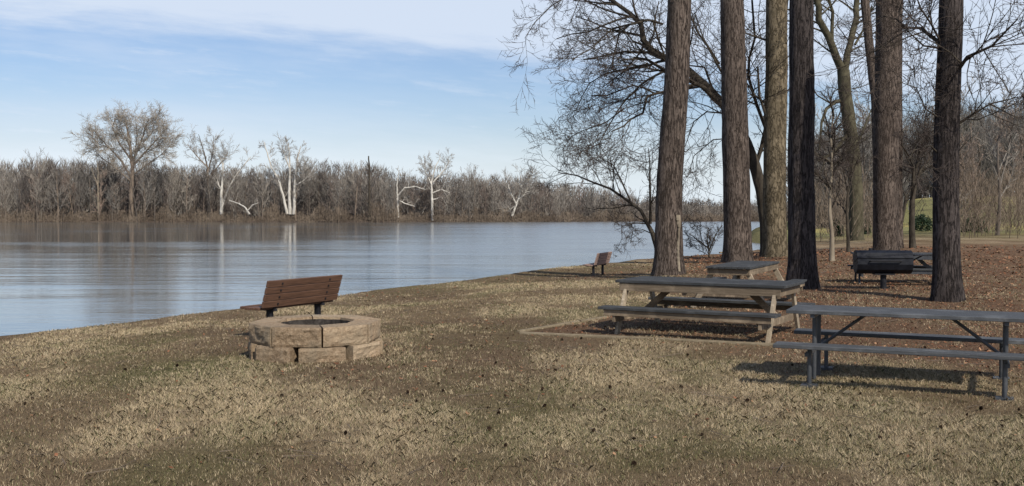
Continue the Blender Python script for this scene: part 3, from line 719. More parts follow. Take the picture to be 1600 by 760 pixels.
big_tree('forked_tree', (1338, 376), [
    ([(1338, 376), (1338, 300), (1332, 230), (1326, 180), (1320, 145), (1318, 110)], 22, 19, 2, 3),
    ([(1318, 115), (1308, 90), (1296, 60), (1284, 30), (1272, -10)], 13, 9, 10, 4),
    ([(1320, 115), (1326, 85), (1332, 50), (1340, 10), (1342, -30)], 11, 8, 10, 4),
    ([(1322, 155), (1305, 160), (1290, 172), (1286, 190), (1280, 235)], 7, 3, 6, 3),
    ([(1300, 70), (1300, 20), (1290, -20)], 6, 4, 6, 3),
    ([(1336, 200), (1320, 215), (1300, 240), (1278, 252)], 7, 4, 5, 3),
    ([(1336, 70), (1352, 40), (1362, 10)], 4, 2, 7, 3),
    ([(1334, 240), (1350, 200), (1362, 170)], 3.5, 1.5, 7, 3),
], M['oakmoss'], 'dark trunk forking into a high V between the dark pine and the grill')
random.seed(34)
big_tree('oak_tree', (1474, 470), [
    ([(1476, 470), (1477, 400), (1479, 300), (1481, 200), (1483, 100), (1486, -10), (1488, -160)], 42, 33, 0, 3),
    ([(1472, 70), (1458, 62), (1440, 50), (1418, 46), (1400, 32), (1380, 25)], 7, 1.5, 14, 1.7),
    ([(1470, 66), (1455, 40), (1442, 15), (1430, -10)], 4, 2, 8, 1.5),
    ([(1466, 75), (1445, 72), (1425, 58), (1408, 40)], 3.5, 1.2, 9, 1.4),
    ([(1468, 185), (1450, 165), (1430, 140), (1405, 128)], 3, 1, 9, 1.3),
    ([(1466, 240), (1450, 228), (1432, 236), (1420, 250)], 3, 1, 8, 1.2),
    ([(1490, 120), (1515, 90), (1550, 70), (1590, 30)], 7, 2, 13, 1.8),
    ([(1488, 200), (1520, 180), (1555, 160), (1600, 150)], 5, 1.5, 12, 1.6),
], M['pine_dark'], 'rough dark trunk standing over the right end of the metal picnic table', P=dict(PT3, rmin=.006), mm=M['oak'])
random.seed(35)
big_tree('small_bare_tree', (1030, 404), [
    ([(1030, 404), (1026, 385), (1020, 365), (1010, 345)], 9, 7, 1, 2, LB, ),
    ([(1010, 345), (1000, 330), (985, 314), (955, 298), (925, 286), (900, 274), (872, 270)], 6, 1.4, 13, 2.6, Vector((-.5, 0, .3))),
    ([(1016, 350), (1018, 320), (1015, 285), (1013, 255), (1013, 232)], 5, 1.2, 9, 2.0, Vector((-.2, 0, .3))),
    ([(985, 314), (970, 280), (958, 258), (935, 245)], 3, 1, 10, 2.2, Vector((-.3, 0, .2))),
    ([(1012, 350), (990, 348), (970, 352), (972, 375)], 2.6, 1, 6, 1.4, Vector((-.3, 0, -.5))),
    ([(1020, 366), (1004, 360), (990, 362), (985, 380)], 2, .8, 5, 1.0, Vector((-.3, 0, -.5))),
    ([(1034, 398), (1052, 370), (1064, 345)], 4, 1.5, 6, 1.4, UB),
], M['oak'], 'small leafless tree leaning out over the water behind the scarred pine')
random.seed(36)
big_tree('pale_sapling', (1299, 408), [
    ([(1299, 408), (1300, 370), (1297, 330), (1299, 290), (1301, 250), (1299, 215), (1303, 180)], 7.5, 1.6, 16, 1.7, Vector((0, 0, .6))),
    ([(1298, 330), (1308, 300), (1313, 275)], 2, .8, 6, 1.4, Vector((0, 0, .6))),
    ([(1300, 300), (1290, 275), (1286, 250)], 2, .8, 6, 1.4, Vector((0, 0, .6)))], M['pale'], mm=M['oak'], tw=M['twig'], label='thin pale-barked young tree right of the dark pine')
random.seed(37)
big_tree('bare_shrub', (1108, 402), [
    ([(1108, 402), (1107, 385)], 2.2, 1.5, 4, 1.5, Vector((0, 0, .6))),
    ([(1108, 400), (1098, 380), (1092, 360)], 1.4, .6, 7, .9, Vector((0, 0, .5))),
    ([(1108, 400), (1115, 378), (1118, 358)], 1.4, .6, 7, .9, Vector((0, 0, .5))),
    ([(1108, 400), (1088, 388), (1078, 378)], 1.2, .6, 6, .8, Vector((0, 0, .5)))], M['oak'], 'low leafless shrub on the bank between the scarred pine and the next pine')
random.seed(38)
big_tree('small_bare_tree', (1425, 388), [
    ([(1425, 388), (1424, 350), (1424, 315), (1428, 290)], 9, 7, 2, 3, UB),
    ([(1428, 290), (1440, 265), (1452, 250), (1462, 240)], 5, 1.5, 10, 2.6, Vector((0, 0, .4))),
    ([(1426, 300), (1424, 262), (1418, 240), (1408, 225)], 5, 1.5, 10, 2.6, Vector((0, 0, .4))),
    ([(1428, 290), (1432, 255), (1440, 220), (1446, 180)], 5, 1.5, 10, 2.8, Vector((0, 0, .4)))], M['oak'], 'crooked leafless tree in front of the sunlit lawn slope')
big_tree('small_bare_tree', (1404, 378), [
    ([(1404, 378), (1408, 350), (1414, 325), (1416, 308)], 6, 4, 2, 2, UB),
    ([(1416, 308), (1408, 290), (1396, 275)], 3, 1, 8, 2.2, Vector((0, 0, .4))),
    ([(1416, 308), (1424, 290), (1430, 262)], 3, 1, 8, 2.2, Vector((0, 0, .4)))], M['oak'], 'slim curved leafless tree just left of the crooked one by the lawn slope')
big_tree('small_bare_tree', (1324, 395), [
    ([(1324, 395), (1323, 360), (1322, 330), (1324, 300)], 5, 3.5, 2, 2, UB),
    ([(1324, 300), (1318, 270), (1312, 240)], 2.6, 1, 8, 2.2, Vector((0, 0, .5))),
    ([(1324, 300), (1330, 270), (1334, 245)], 2.6, 1, 8, 2.2, Vector((0, 0, .5)))], M['oak'], 'skinny dark leafless tree between the pale sapling and the forked tree')

# woods behind the park on the right
random.seed(41)
for i in range(60):
    px = random.uniform(1175, 1640) if i > 14 else random.uniform(1255, 1400); dd = random.uniform(75, 240)
    x = (px - 800) / F * dd; y = dd
    if float(sdist(np.array([x]), np.array([y]))[0]) < 5: continue
    if 1388 < px < 1472 and dd < 235: continue
    h = (random.uniform(120, 210)) * dd / F if dd > 120 else random.uniform(9, 16)
    place(random.choice([0, 1, 2, 3, 4]), x, y, gzs(x, y) - .2, h / 19, 'thin leafless tree in the brown woods beyond the grill', 'bare trees in the woods behind the park')
items = []
for i in range(1400):
    px = rs.uniform(1240, 1760); dd = rs.uniform(185, 330) if px > 1395 or rs.rand() < .4 else rs.uniform(115, 190); x = (px - 800) / F * dd
    if float(sdist(np.array([x]), np.array([dd]))[0]) < 6 or (1385 < px < 1475 and dd < 250): continue
    items.append((x, dd, gzs(x, dd), rs.uniform(.045, .095) * dd + 1, rs.uniform(2, 4.5)))
tag(twig_mass('park_woods', items, M['fartwig'], 8, 90, .06), 'brown leafless woods behind the lawn slope on the right', 'woods', kind='stuff')
items = []
for i in range(420):
    px = rs.uniform(1240, 1700); dd = rs.uniform(70, 150); x = (px - 800) / F * dd
    if 1385 < px < 1475: continue
    if float(sdist(np.array([x]), np.array([dd]))[0]) < 2: continue
    items.append((x, dd, gzs(x, dd), rs.uniform(2, 7), rs.uniform(.8, 2)))
tag(twig_mass('thicket', items, M['brush'], 9, 70, .02, .025), 'reddish undergrowth between the tree trunks on the right', 'brush', kind='stuff')

def shrub(px, py, wpx, hpx, label, dist):
    z = 0; x = (px - 800) / F * dist; z = gzs(x, dist); root = empty('evergreen_shrub', (x, dist, z))
    wd = wpx / 2 * dist / F; h = hpx * dist / F; rr = random.Random(px); mb = MB(); st = MB()
    st.tube([Vector((0, 0, -.1)), Vector((0, 0, h * .6))], [.08, .03], 6)
    for i in range(2200):
        a_ = rr.uniform(0, 6.28); ph = rr.uniform(-.6, 1.5); k = rr.uniform(.6, 1) * (1 + .18 * math.sin(a_ * 5 + ph * 4))
        q = Vector((math.cos(a_) * math.cos(ph) * wd * k, math.sin(a_) * math.cos(ph) * wd * k, h * .32 + math.sin(ph) * h * .62 * k)) + rv(.05)
        e = rv(1).normalized() * .14; s_ = rv(1).normalized() * .07
        mb.add([tuple(q - s_), tuple(q + s_), tuple(q + e)], [(0, 1, 2)])
    st.build('stem', M['oak'], root); mb.build('foliage', M['evergreen'], root); tag(root, label, 'shrub')
shrub(1440, 352, 34, 26, 'dark green evergreen shrub at the foot of the lawn slope', 95)
shrub(1308, 365, 18, 26, 'small dark evergreen shrub right of the pale sapling', 88)
shrub(1352, 365, 14, 22, 'small evergreen shrub between the forked tree and the slim leaning pine', 92)
shrub(1520, 360, 40, 24, 'rounded evergreen shrub right of the rough dark trunk', 90)

# ---------------------------------------------------------------- fire pit
random.seed(3)
pit = empty('fire_pit', (PIT.x, PIT.y, gzs(PIT.x, PIT.y) - 0.03)); tag(pit, 'octagonal fire pit of tan split-face stone blocks in two courses', 'fire pit')
def block(r_out, r_in, a0, a1, z0, z1, name='stone_block'):
    # trapezoid block with a rough outer face
    nseg, nh = 14, 8; p_o = [Vector((math.cos(a0), math.sin(a0), 0)) * r_out, Vector((math.cos(a1), math.sin(a1), 0)) * r_out]
    p_i = [Vector((math.cos(a0), math.sin(a0), 0)) * r_in, Vector((math.cos(a1), math.sin(a1), 0)) * r_in]
    nrm = (p_o[0] + p_o[1]).normalized(); mb = MB(); ph = random.random() * 90; zt = z1 + random.uniform(-.006, .006)
    idx = {}
    for k in range(nh + 1):
        for j in range(nseg + 1):
            u = j / nseg; v_ = k / nh; q = p_o[0].lerp(p_o[1], u)
            e = 0.0 if j in (0, nseg) or k in (0, nh) else 1.0
            q = q + nrm * ((float(vnoise(u * 4 + ph, v_ * 3)) - .35) * .026 * e + (float(vnoise(u * 13 + ph, v_ * 8 + 3)) - .5) * .014 * e - (.010 if not e else 0) + .006)
            idx[('o', j, k)] = len(mb.v); mb.v.append((q.x, q.y, z0 + (zt - z0) * v_))
    for k in range(2):
        for j in range(nseg + 1):
            q = p_i[0].lerp(p_i[1], j / nseg); idx[('i', j, k)] = len(mb.v); mb.v.append((q.x, q.y, z0 if k == 0 else zt))
    for k in range(nh):
        for j in range(nseg): mb.f.append((idx['o', j, k], idx['o', j + 1, k], idx['o', j + 1, k + 1], idx['o', j, k + 1]))
    for j in range(nseg):
        mb.f.append((idx['o', j, nh], idx['o', j + 1, nh], idx['i', j + 1, 1], idx['i', j, 1]))
        mb.f.append((idx['i', j, 0], idx['i', j + 1, 0], idx['o', j + 1, 0], idx['o', j, 0]))
        mb.f.append((idx['i', j, 1], idx['i', j + 1, 1], idx['i', j + 1, 0], idx['i', j, 0]))
    for j, rev in ((0, False), (nseg, True)):
        poly = [idx['o', j, k] for k in range(nh + 1)] + [idx['i', j, 1], idx['i', j, 0]]
        mb.f.append(tuple(poly if not rev else poly[::-1]))
    return mb.build(name, M['stone'], pit)
RO = 0.83
for k in range(8):
    c = R(-90 + 16) + k * R(45)
    block(RO + random.uniform(-.006, .006), .49, c + R(.9), c + R(45) - R(.9), .222, .46)
    c2 = c - R(22.5); block(RO + .035 + random.uniform(-.008, .008), .51, c2 + R(3.6), c2 + R(45) - R(3.6), -.04, .218)
mb = MB(); mb.prism([(math.cos(R(22.5 * i)) * .46, math.sin(R(22.5 * i)) * .46) for i in range(16)], -.05, .06); mb.build('ash_bed', M['ash'], pit)
mb = MB(); n_ = 32
for (r_, z_) in ((.435, .05), (.435, .435), (.448, .435), (.448, .05)):
    for i in range(n_): mb.v.append((math.cos(2 * math.pi * i / n_) * r_, math.sin(2 * math.pi * i / n_) * r_, z_ + random.uniform(-.004, .004)))
for k in range(4):
    for i in range(n_): mb.f.append((k * n_ + i, k * n_ + (i + 1) % n_, ((k + 1) % 4) * n_ + (i + 1) % n_, ((k + 1) % 4) * n_ + i))
mb.build('soot_lining', M['ash'], pit)
for (a_, b_, r_) in (((-.25, -.1, .1), (.2, .12, .13), .035), ((-.12, .2, .1), (.1, -.2, .15), .03), ((-.2, .05, .12), (.15, .2, .12), .028)):
    mb = MB(); mb.tube([Vector(a_), Vector(b_)], [r_, r_ * .8], 8); mb.build('charred_log', M['ash'], pit)

# ---------------------------------------------------------------- park benches
def bench(pos, rz, L, wm, label):
    root = empty('park_bench', pos, rz); tag(root, label, 'bench', 'slatted park benches facing the river')
    s = MB()                                    # local +y is the front (towards the river)
    for i, y0 in enumerate((0.07, 0.17, 0.27, 0.37)): s.box((0, y0 + .02, .43 + (.012 if i == 3 else 0)), (L, .088, .04))
    s.build('seat', wm, root, .006)
    b = MB(); tilt = Matrix.Rotation(R(17), 3, 'X')
    for i in range(4):
        zc = .055 + i * .112; p = tilt @ Vector((0, 0, zc)); b.box(Vector((0, -.01, .45)) + p, (L, .038, .104), tilt)
    b.build('backrest', wm, root, .006)
    for x in (-L * .32, L * .32):
        p = MB(); p.box((x, .12, .165), (.08, .08, .55)); p.build('post', M['black'], root, .004)
        k = MB(); k.box((x, .2, .395), (.06, .42, .03)); q0 = Vector((x, .02, .40)); k.bar(q0, q0 + tilt @ Vector((0, 0, .46)) + Vector((0, .012, 0)), .05, .03, Vector((0, 1, 0)))
        br = k.build('bracket', M['black'], root, .003)
        bo = MB()
        for i in range(4):
            c = Vector((x, -.01, .45)) + tilt @ Vector((0, -.024, .055 + i * .112)); bo.box(c, (.028, .012, .028), tilt)
        bo.build('bolt', M['black'], br)
    return root
def bench_at(a, b, zt, wm, label):
    g = -0.18
    for _ in range(6):
        pa, pb = V(*a, zt + g), V(*b, zt + g); m_ = (pa + pb) / 2; g = gzs(m_.x, m_.y)
    d = (pb - pa); ang = math.atan2(d.y, d.x); L = d.length
    return (m_ + Vector((0, 0, g - m_.z)), ang, L)
pos, ang, L = bench_at((417, 440), (533, 430), .87, None, None); print('bench1', pos, math.degrees(ang), L)
nrm = Vector((-math.sin(ang), math.cos(ang), 0)); L = min(L, 2.0)
bench(pos + nrm * .12, ang, L, M['benchwood'], 'red-brown slatted bench behind the fire pit, seen from the back')
pos, ang, L = bench_at((932, 394), (961, 390), .87, None, None); print('bench2', pos, math.degrees(ang), L)
p2b = VG(930, 431)
b2 = bench(p2b + Vector((.25, .7, 0)), R(68), 1.8, M['benchpale'], 'small distant faded bench near the shoreline left of the scarred pine'); b2.scale = (.88, .88, .88); b2.location.z -= .06

# ---------------------------------------------------------------- picnic tables
def wood_table(c, rz, L, W, label, zt=.78, zs=.42, so=.26):
    root = empty('picnic_table', c, rz); tag(root, label, 'picnic table', 'picnic tables with grey plank tops')
    t = MB(); n = 7; bw = W / n
    for i in range(n): t.box((0, -W / 2 + bw * (i + .5), zt - .02), (L, bw - .008, .04))
    t.build('tabletop', M['greytop'], root, .005)
    a = MB()
    for s in (-1, 1):
        a.box((0, s * (W / 2 - .04), zt - .04 - .06), (L - .12, .04, .115))
        a.box((s * (L / 2 - .08), 0, zt - .04 - .062), (.04, W - .126, .11))
    a.build('apron', M['wood'], root, .004)
    sw = .29
    for s in (-1, 1):
        ys = s * (W / 2 + so + sw / 2); q = MB()
        for k in (-1, 1): q.box((0, ys + k * sw / 4, zs - .02), (L + .06, sw / 2 - .008, .04))
        st = q.build('seat', M['greytop'], root, .005)
        u = MB(); u.box((0, ys + s * .09, zs - .04 - .045), (L - .1, .04, .088)); u.build('seat_rail', M['wood'], st, .004)
    for ex in (-1, 1):
        x = ex * (L / 2 - .2); cb = MB(); ye = W / 2 + so + sw - .05
        cb.box((x, 0, zs - .135 - .04), (.045, 2 * ye, .09)); cb.build('cross_beam', M['wood'], root, .004)
        for s in (-1, 1):
            lg = MB(); lg.bar((x + ex * .046, s * (W / 2 - .12), zt - .05), (x + ex * .046, s * (W / 2 + so + .02), -.03), .045, .10, Vector((0, 1, 0))); lg.build('leg', M['woodlit'], root, .004)
        br = MB(); br.bar((x - ex * .05, .06 * ex, zs - .16), (x - ex * .55, .06 * ex, zt - .08), .045, .09); br.build('brace', M['wood'], root, .004)
    return root
def table_from(a, b, z, W):
    g = 0
    for _ in range(5):
        pa, pb = V(*a, z + g), V(*b, z + g); d = pb - pa; ang = math.atan2(d.y, d.x)
        c = (pa + pb) / 2 + Vector((-math.sin(ang), math.cos(ang), 0)) * W / 2; g = gzs(c.x, c.y)
    return Vector((c.x, c.y, g)), ang, d.length
c, ang, L = table_from((961, 437.5), (1226, 447), .78, 1.1); print('A', c, math.degrees(ang), L)
wood_table(c, ang, L, 1.1, 'wooden picnic table on the timber-edged pad, grey planks on a tan frame')
TA = c.copy(); TAang = ang
c, ang, L = table_from((1161, 420), (1224, 407), .78, .8); print('B', c, math.degrees(ang), L)
wood_table(c, ang, min(L, 2.6), .85, 'far wooden picnic table end-on in front of the second pine')
c = VG(1392, 437); c = Vector((9.9, 26.2, gzs(9.9, 26.2)))
td = wood_table(c, R(-14), 2.3, .8, 'dark picnic table half hidden behind the black grill')
for ch in td.children_recursive:
    if ch.data.materials[0] in (M['wood'], M['woodlit']): ch.data.materials[0] = M['tube']

c, ang, L = table_from((1228, 484), (1398, 490.5), .76, .74); print('C', c, math.degrees(ang), L)
L = 2.4; pa = V(1228, 484, .76); dv = Vector((math.cos(ang), math.sin(ang), 0)); nv = Vector((-math.sin(ang), math.cos(ang), 0))
c = pa + dv * L / 2 + nv * .37; c.z = gzs(c.x, c.y)
root = empty('picnic_table', c, ang); tag(root, 'metal-framed picnic table with blue-grey planks, nearest at the right edge', 'picnic table', 'picnic tables with grey plank tops')
W = .74; t = MB()
for i in range(5): t.box((0, -W / 2 + W / 5 * (i + .5), .74), (L, W / 5 - .014, .04))
t.build('tabletop', M['steelblue'], root, .006)
for s in (-1, 1):
    q = MB()
    for k in (-1, 1): q.box((-.02, s * (W / 2 + .30) + k * .068, .42), (L + .08, .13, .04))
    q.build('seat', M['steelblue'], root, .006)
for ex in (-1, 1):
    x = ex * (L / 2 - .27)
    for y0 in (-.17, .17):
        p = MB(); p.tube([Vector((x, y0, 0)), Vector((x, y0, .72))], [.023, .023], 12); p.build('table_post', M['tube'], root, smooth=False)
    for s in (-1, 1):
        p = MB(); p.tube([Vector((x - ex * .02, s * .66, 0)), Vector((x - ex * .02, s * .66, .40))], [.023, .023], 12); sp_ = p.build('seat_post', M['tube'], root)
        f_ = MB(); f_.box((x - ex * .02, s * .66, .008), (.16, .16, .03)); f_.build('foot_plate', M['tube'], sp_)
    h = MB(); h.bar((x, -.72, .335), (x, .72, .335), .045, .04); h.bar((x, -.34, .70), (x, .34, .70), .045, .04); h.build('cross_bar', M['tube'], root, .003)
    b = MB(); b.tube([Vector((x - ex * .03, 0, .34)), Vector((x - ex * .50, 0, .70))], [.017, .017], 8); b.build('brace', M['tube'], root)
b = MB(); b.bar((-.95, 0, .712), (.95, 0, .712), .05, .018); b.build('rail', M['tube'], root)

# ---------------------------------------------------------------- timber edging round the pad
random.seed(9)
e0 = VG(812, 522); e1 = VG(1215, 541); e2_ = VG(948, 497)
def timbers(a, b, label, n):
    root = empty('timber_edging', a); tag(root, label, 'edging', 'timber edging round the picnic pad')
    for i in range(n):
        p = a.lerp(b, i / n) - a; q = a.lerp(b, (i + 1) / n - .004) - a
        p.z = gzs(p.x + a.x, p.y + a.y) - a.z - .005; q.z = gzs(q.x + a.x, q.y + a.y) - a.z - .005
        m_ = MB(); m_.bar(p, q, .08, .08); m_.build('timber', M['timber'], root, .02)
timbers(e0, e1 + (e1 - e0) * .1, 'long weathered timber edging along the front of the picnic pad', 2)
timbers(e0 + Vector((-.02, .15, 0)), e2_, 'shorter weathered timber edging along the left side of the picnic pad', 1)

# ---------------------------------------------------------------- barrel grill
g = VG(1380, 452); root = empty('barrel_grill', g, R(-7)); tag(root, 'black barrel-shaped park grill on a single post', 'grill')
k = g.y / F
Lb = 84 * k; rb = 18.5 * k; cz = 1.8 - (410 - HZ) * k - g.z
def barrel(mb, x0, x1, a0, a1, r, cz, n=20, thick=.012):
    for (xa, xb) in ((x0, x1),):
        pts = [(math.cos(a0 + (a1 - a0) * i / n), math.sin(a0 + (a1 - a0) * i / n)) for i in range(n + 1)]
        o = len(mb.v)
        for x in (xa, xb):
            for rr_ in (r, r - thick):
                for (cy_, sz_) in pts: mb.v.append((x, cy_ * rr_, cz + sz_ * rr_))
        m_ = n + 1
        for i in range(n):
            mb.f += [(o + i, o + i + 1, o + 2 * m_ + i + 1, o + 2 * m_ + i), (o + m_ + i + 1, o + m_ + i, o + 3 * m_ + i, o + 3 * m_ + i + 1),
                     (o + i + 1, o + i, o + m_ + i, o + m_ + i + 1), (o + 2 * m_ + i, o + 2 * m_ + i + 1, o + 3 * m_ + i + 1, o + 3 * m_ + i)]
        # end discs
        for x in (xa, xb):
            oo = len(mb.v); mb.v.append((x, 0, cz))
            for (cy_, sz_) in pts: mb.v.append((x, cy_ * r, cz + sz_ * r))
            for i in range(n): mb.f.append((oo, oo + 1 + i, oo + 2 + i))
xc = (1379 - 1380) * k
lid = MB(); barrel(lid, xc - Lb / 2, xc + Lb / 2, R(4), R(158), rb, cz + .006, 5); lid_o = lid.build('lid', M['grill'], root)
bdy = MB(); barrel(bdy, xc - Lb / 2 + .005, xc + Lb / 2 - .005, R(-200), R(2), rb - .004, cz, 7); bdy.build('firebox', M['grill'], root)
h = MB(); hz = cz - .02; yb = -rb - .05
h.tube([Vector((xc - .35, -rb + .02, hz + .05)), Vector((xc - .35, yb, hz + .06)), Vector((xc + .35, yb, hz + .06)), Vector((xc + .35, -rb + .02, hz + .05))], [.013] * 4, 8); h.build('handle', M['black'], lid_o)
p = MB(); p.tube([Vector((0, 0, -.05)), Vector((0, 0, cz - rb + .02))], [.07, .07], 14); p.box((0, 0, cz - rb + .0), (.45, .3, .03)); p.build('post', M['black'], root)
p = MB(); p.box((xc + Lb / 2 + .17, 0, cz + rb * .62), (.30, .5, .03)); p.bar((xc + Lb / 2, 0, cz + .02), (xc + Lb / 2 + .26, 0, cz + rb * .58), .03, .03); p.build('side_shelf', M['black'], root)
p = MB(); p.tube([Vector((xc - Lb * .22, .03, cz + rb - .02)), Vector((xc - Lb * .22, .03, cz + rb + .05))], [.04, .04], 10); p.build('vent_cap', M['black'], lid_o)

# driftwood plank on the bank
g = VG(1136, 397); root = MB(); root.bar((-.4, 0, .06), (.45, .1, .10), .16, .08); lo = root.build('driftwood_log', M['timber'], None, .02); lo.location = g
tag(lo, 'short brown driftwood log lying on the bank left of the second pine', 'log')

# ---------------------------------------------------------------- grass, leaves, cones
def blade_mat():
    m, t, b = mat('grass_blades'); at = N(t, 'ShaderNodeAttribute'); at.attribute_name = 'tone'
    t.links.new(at.outputs['Color'], b.inputs['Base Color']); b.inputs['Roughness'].default_value = .85; b.inputs['Specular IOR Level'].default_value = .12
    return m
def visible(x, y):
    return (np.abs(x) < y * 0.53 + 0.6)
rs = np.random.RandomState(77)
def sample(n, y0, y1, power):
    # density per area falls with distance
    u = rs.rand(n); y = y0 * (y1 / y0) ** (u ** power); x = (rs.rand(n) * 2 - 1) * (y * 0.53 + 0.6); return x, y
NB = 900000
x, y = sample(NB, 6.4, 42, 1.0)
s = sdist(x, y); lit, green, dirt, straw = masks(x, y)
keep = (s > 0.05) & (rs.rand(NB) < (0.30 + 0.70 * straw + .3 * green) * (1 - .85 * lit) * (1 - .55 * dirt)) & (np.hypot(x - PIT.x, y - PIT.y) > .86)
# tufts
x = x[keep]; y = y[keep]; straw = straw[keep]; green = green[keep]; lit = lit[keep]; n = len(x)
cl = fbm(x * 9, y * 9, 2); x = x + (cl - .5) * .05
z = gz(x, y)
hh = (0.012 + 0.030 * straw * rs.rand(n) + 0.016 * rs.rand(n)) * (0.6 + 1.1 * fbm(x * 4 + 5, y * 3, 2)) * (1 - .3 * green)
wd = 0.0014 * (0.7 + 0.6 * rs.rand(n)) * np.maximum(1, y / 8)
th = rs.rand(n) * 6.283; lean = rs.rand(n) * 1.5 + .15
dx = np.cos(th) * hh * lean; dy_ = np.sin(th) * hh * lean
ph = rs.rand(n) * 6.283
sx = np.cos(ph) * wd; sy = np.sin(ph) * wd
b1 = np.stack([x - sx, y - sy, z - .004], 1); b2 = np.stack([x + sx, y + sy, z - .004], 1)
m1 = np.stack([x + dx * .4 - sx * .7, y + dy_ * .4 - sy * .7, z + hh * .62], 1); m2 = np.stack([x + dx * .4 + sx * .7, y + dy_ * .4 + sy * .7, z + hh * .62], 1)
tp = np.stack([x + dx, y + dy_, z + hh * .95], 1)
vv = np.stack([b1, b2, m2, tp, m1], 1).reshape(-1, 3)
ff = np.arange(n * 5).reshape(-1, 5)
base = gcolor(x, y); rr_ = rs.rand(n)[:, None]
tone = base * (0.55 + 1.1 * rs.rand(n)[:, None] ** 1.3)
pick = rs.rand(n)
tan = np.array([[.455, .37, .245]]); tone = np.where((pick < .22 + .25 * straw)[:, None], tan * (0.7 + .5 * rr_), tone)
grn = np.array([[.105, .115, .048]]); tone = np.where(((pick > .80 - .3 * green))[:, None] & (rr_ > .35), grn * (0.7 + .7 * rr_), tone)
# longer matted tufts
nt_ = 15000; tx, ty = sample(nt_, 6.6, 26, 1.0); tl, tg, td, ts_ = masks(tx, ty)
kp = (sdist(tx, ty) > .3) & (rs.rand(nt_) < .06 + .95 * ts_ * (1 - tl)) & (np.hypot(tx - PIT.x, ty - PIT.y) > 1.0)
tx = tx[kp]; ty = ty[kp]; per = 14; k_ = len(tx); X_ = np.repeat(tx, per); Y_ = np.repeat(ty, per); m_ = len(X_)
dir0 = np.repeat(rs.rand(k_) * 6.283, per); spr = rs.randn(m_) * .9; th = dir0 + spr; rad = np.abs(rs.randn(m_)) * .045
X_ = X_ + np.cos(th) * rad; Y_ = Y_ + np.sin(th) * rad; Z_ = gz(X_, Y_)
h_ = (.016 + .030 * rs.rand(m_)) * np.repeat(.6 + .7 * rs.rand(k_), per); ln = .4 + 1.3 * rs.rand(m_); w_ = .0013 * np.maximum(1, Y_ / 8)
ph = rs.rand(m_) * 6.283; sx = np.cos(ph) * w_; sy = np.sin(ph) * w_; dx = np.cos(th) * h_ * ln; dy_ = np.sin(th) * h_ * ln
t5 = np.stack([np.stack([X_ - sx, Y_ - sy, Z_ - .004], 1), np.stack([X_ + sx, Y_ + sy, Z_ - .004], 1), np.stack([X_ + dx * .5 + sx * .7, Y_ + dy_ * .5 + sy * .7, Z_ + h_ * .75], 1),
               np.stack([X_ + dx, Y_ + dy_, Z_ + h_ * .8], 1), np.stack([X_ + dx * .5 - sx * .7, Y_ + dy_ * .5 - sy * .7, Z_ + h_ * .75], 1)], 1).reshape(-1, 3)
tt_ = np.array([[.47, .38, .245]]) * np.repeat(.65 + .5 * rs.rand(k_, 1), per, 0) * (.7 + .5 * rs.rand(m_, 1))
vv = np.concatenate([vv, t5]); ff = np.arange(len(vv)).reshape(-1, 5); tone = np.concatenate([tone, tt_])
go = np_mesh('dry_grass', vv, ff, 5, blade_mat(), np.repeat(tone, 5, 0))
tag(go, 'short dry tan winter grass with green patches', 'grass', kind='stuff')
# fallen leaves and needles
NL = 60000
x, y = sample(NL, 7.0, 55, .9); s = sdist(x, y); lit, green, dirt, straw = masks(x, y)
keep = (s > .3) & (rs.rand(NL) < .018 + .98 * lit + .15 * dirt) & (np.hypot(x - PIT.x, y - PIT.y) > .86)
x = x[keep]; y = y[keep]; n = len(x); z = gz(x, y) + .006 + .02 * rs.rand(n)
L_ = .018 * (0.6 + rs.rand(n)) * np.maximum(1, y / 16); th = rs.rand(n) * 6.283
ax = np.stack([np.cos(th), np.sin(th), rs.randn(n) * .35], 1) * L_[:, None]; bx = np.stack([-np.sin(th), np.cos(th), rs.randn(n) * .35], 1) * (L_ * .55)[:, None]
c_ = np.stack([x, y, z], 1); vv = np.stack([c_ - ax, c_ - bx, c_ + ax, c_ + bx], 1).reshape(-1, 3)
k = rs.rand(n)[:, None]; tone = np.where(k < .55, np.array([[.17, .075, .04]]), np.where(k < .85, np.array([[.26, .15, .085]]), np.array([[.07, .045, .032]]))) * (0.6 + .8 * rs.rand(n)[:, None])
ns_ = 900; x, y = sample(ns_, 7.0, 40, .9); q_ = (sdist(x, y) > .5) & (np.hypot(x - PIT.x, y - PIT.y) > 1.1); x = x[q_]; y = y[q_]; ns_ = len(x); z = gz(x, y) + .02
th = rs.rand(ns_) * 6.283; L_ = .06 + .16 * rs.rand(ns_) ** 2; ax = np.stack([np.cos(th), np.sin(th), rs.randn(ns_) * .08], 1) * L_[:, None]; bx = np.stack([-np.sin(th), np.cos(th), 0 * th + .6], 1) * (.0035 * np.maximum(1, y / 10))[:, None]
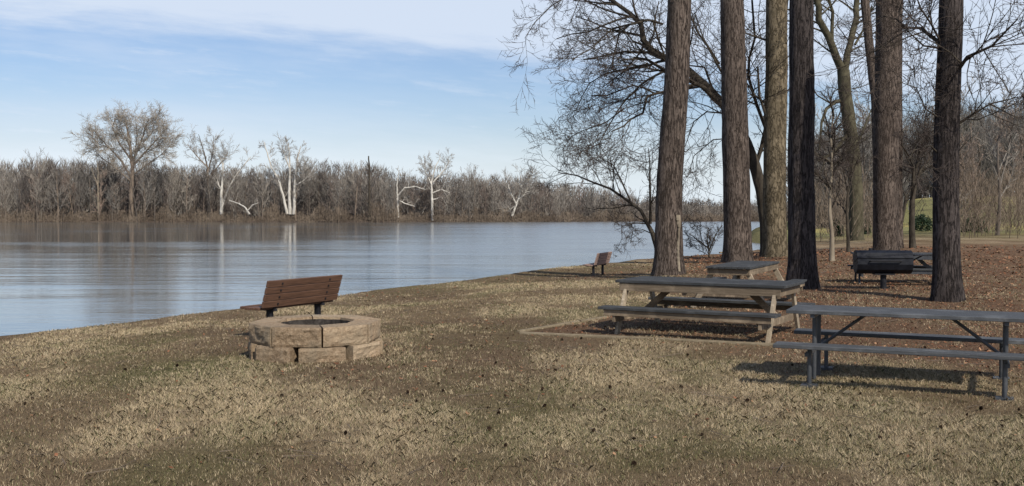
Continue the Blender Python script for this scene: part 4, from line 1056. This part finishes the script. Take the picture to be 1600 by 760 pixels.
c_ = np.stack([x, y, z], 1); vv = np.concatenate([vv, np.stack([c_ - ax - bx, c_ - ax + bx, c_ + ax + bx * .5, c_ + ax - bx * .5], 1).reshape(-1, 3)])
tone = np.concatenate([tone, np.array([[.07, .055, .042]]) * (.6 + 1.6 * rs.rand(ns_, 1))]); n = n + ns_
lo = np_mesh('fallen_leaves', vv, np.arange(n * 4).reshape(-1, 4), 4, blade_mat(), np.repeat(tone, 4, 0))
tag(lo, 'reddish-brown fallen leaves, needles and twigs under the trees', 'leaves', kind='stuff')
# cones
mb = MB(); rr = random.Random(4)
for ring in range(5):
    zc = .008 + ring * .008; r_ = (.017, .022, .021, .016, .008)[ring]
    for j in range(9):
        a_ = j * .698 + ring * .35; q = Vector((math.cos(a_) * r_ * .5, math.sin(a_) * r_ * .5, zc)); e = Vector((math.cos(a_) * r_, math.sin(a_) * r_, zc + .005)); s_ = Vector((-math.sin(a_), math.cos(a_), 0)) * .006
        mb.add([tuple(q - s_), tuple(q + s_), tuple(e + s_ * .6), tuple(e - s_ * .6), tuple((q + e) / 2 + Vector((0, 0, -.007)))], [(0, 1, 2, 3), (1, 0, 4), (2, 1, 4), (3, 2, 4), (0, 3, 4)])
mb.tube([Vector((0, 0, 0)), Vector((0, 0, .015)), Vector((0, 0, .045))], [.012, .014, .003], 8)
cone = mb.build('pine_cone', M['cone'], None); first = True
rr = random.Random(12)
for i in range(95):
    yy_ = 7.2 * (15.5 / 7.2) ** rr.random(); xx_ = (rr.uniform(-.5, .5) if rr.random() < .5 else rr.gauss(.06, .16)) * yy_
    if math.hypot(xx_ - PIT.x, yy_ - PIT.y) < 1: continue
    if gzs(xx_, yy_) < -.3: continue
    o = cone if first else cone.copy()
    if not first: col.objects.link(o)
    first = False
    o.location = (xx_, yy_, gzs(xx_, yy_) + .010); sc = rr.uniform(.4, .95); o.scale = (sc, sc, sc); o.rotation_euler = (rr.uniform(-1.4, 1.4), rr.uniform(-1.4, 1.4), rr.uniform(0, 6.28))
    tag(o, 'small dark cone lying in the dry grass', 'pine cone', 'dark cones scattered over the grass')
print('done build')
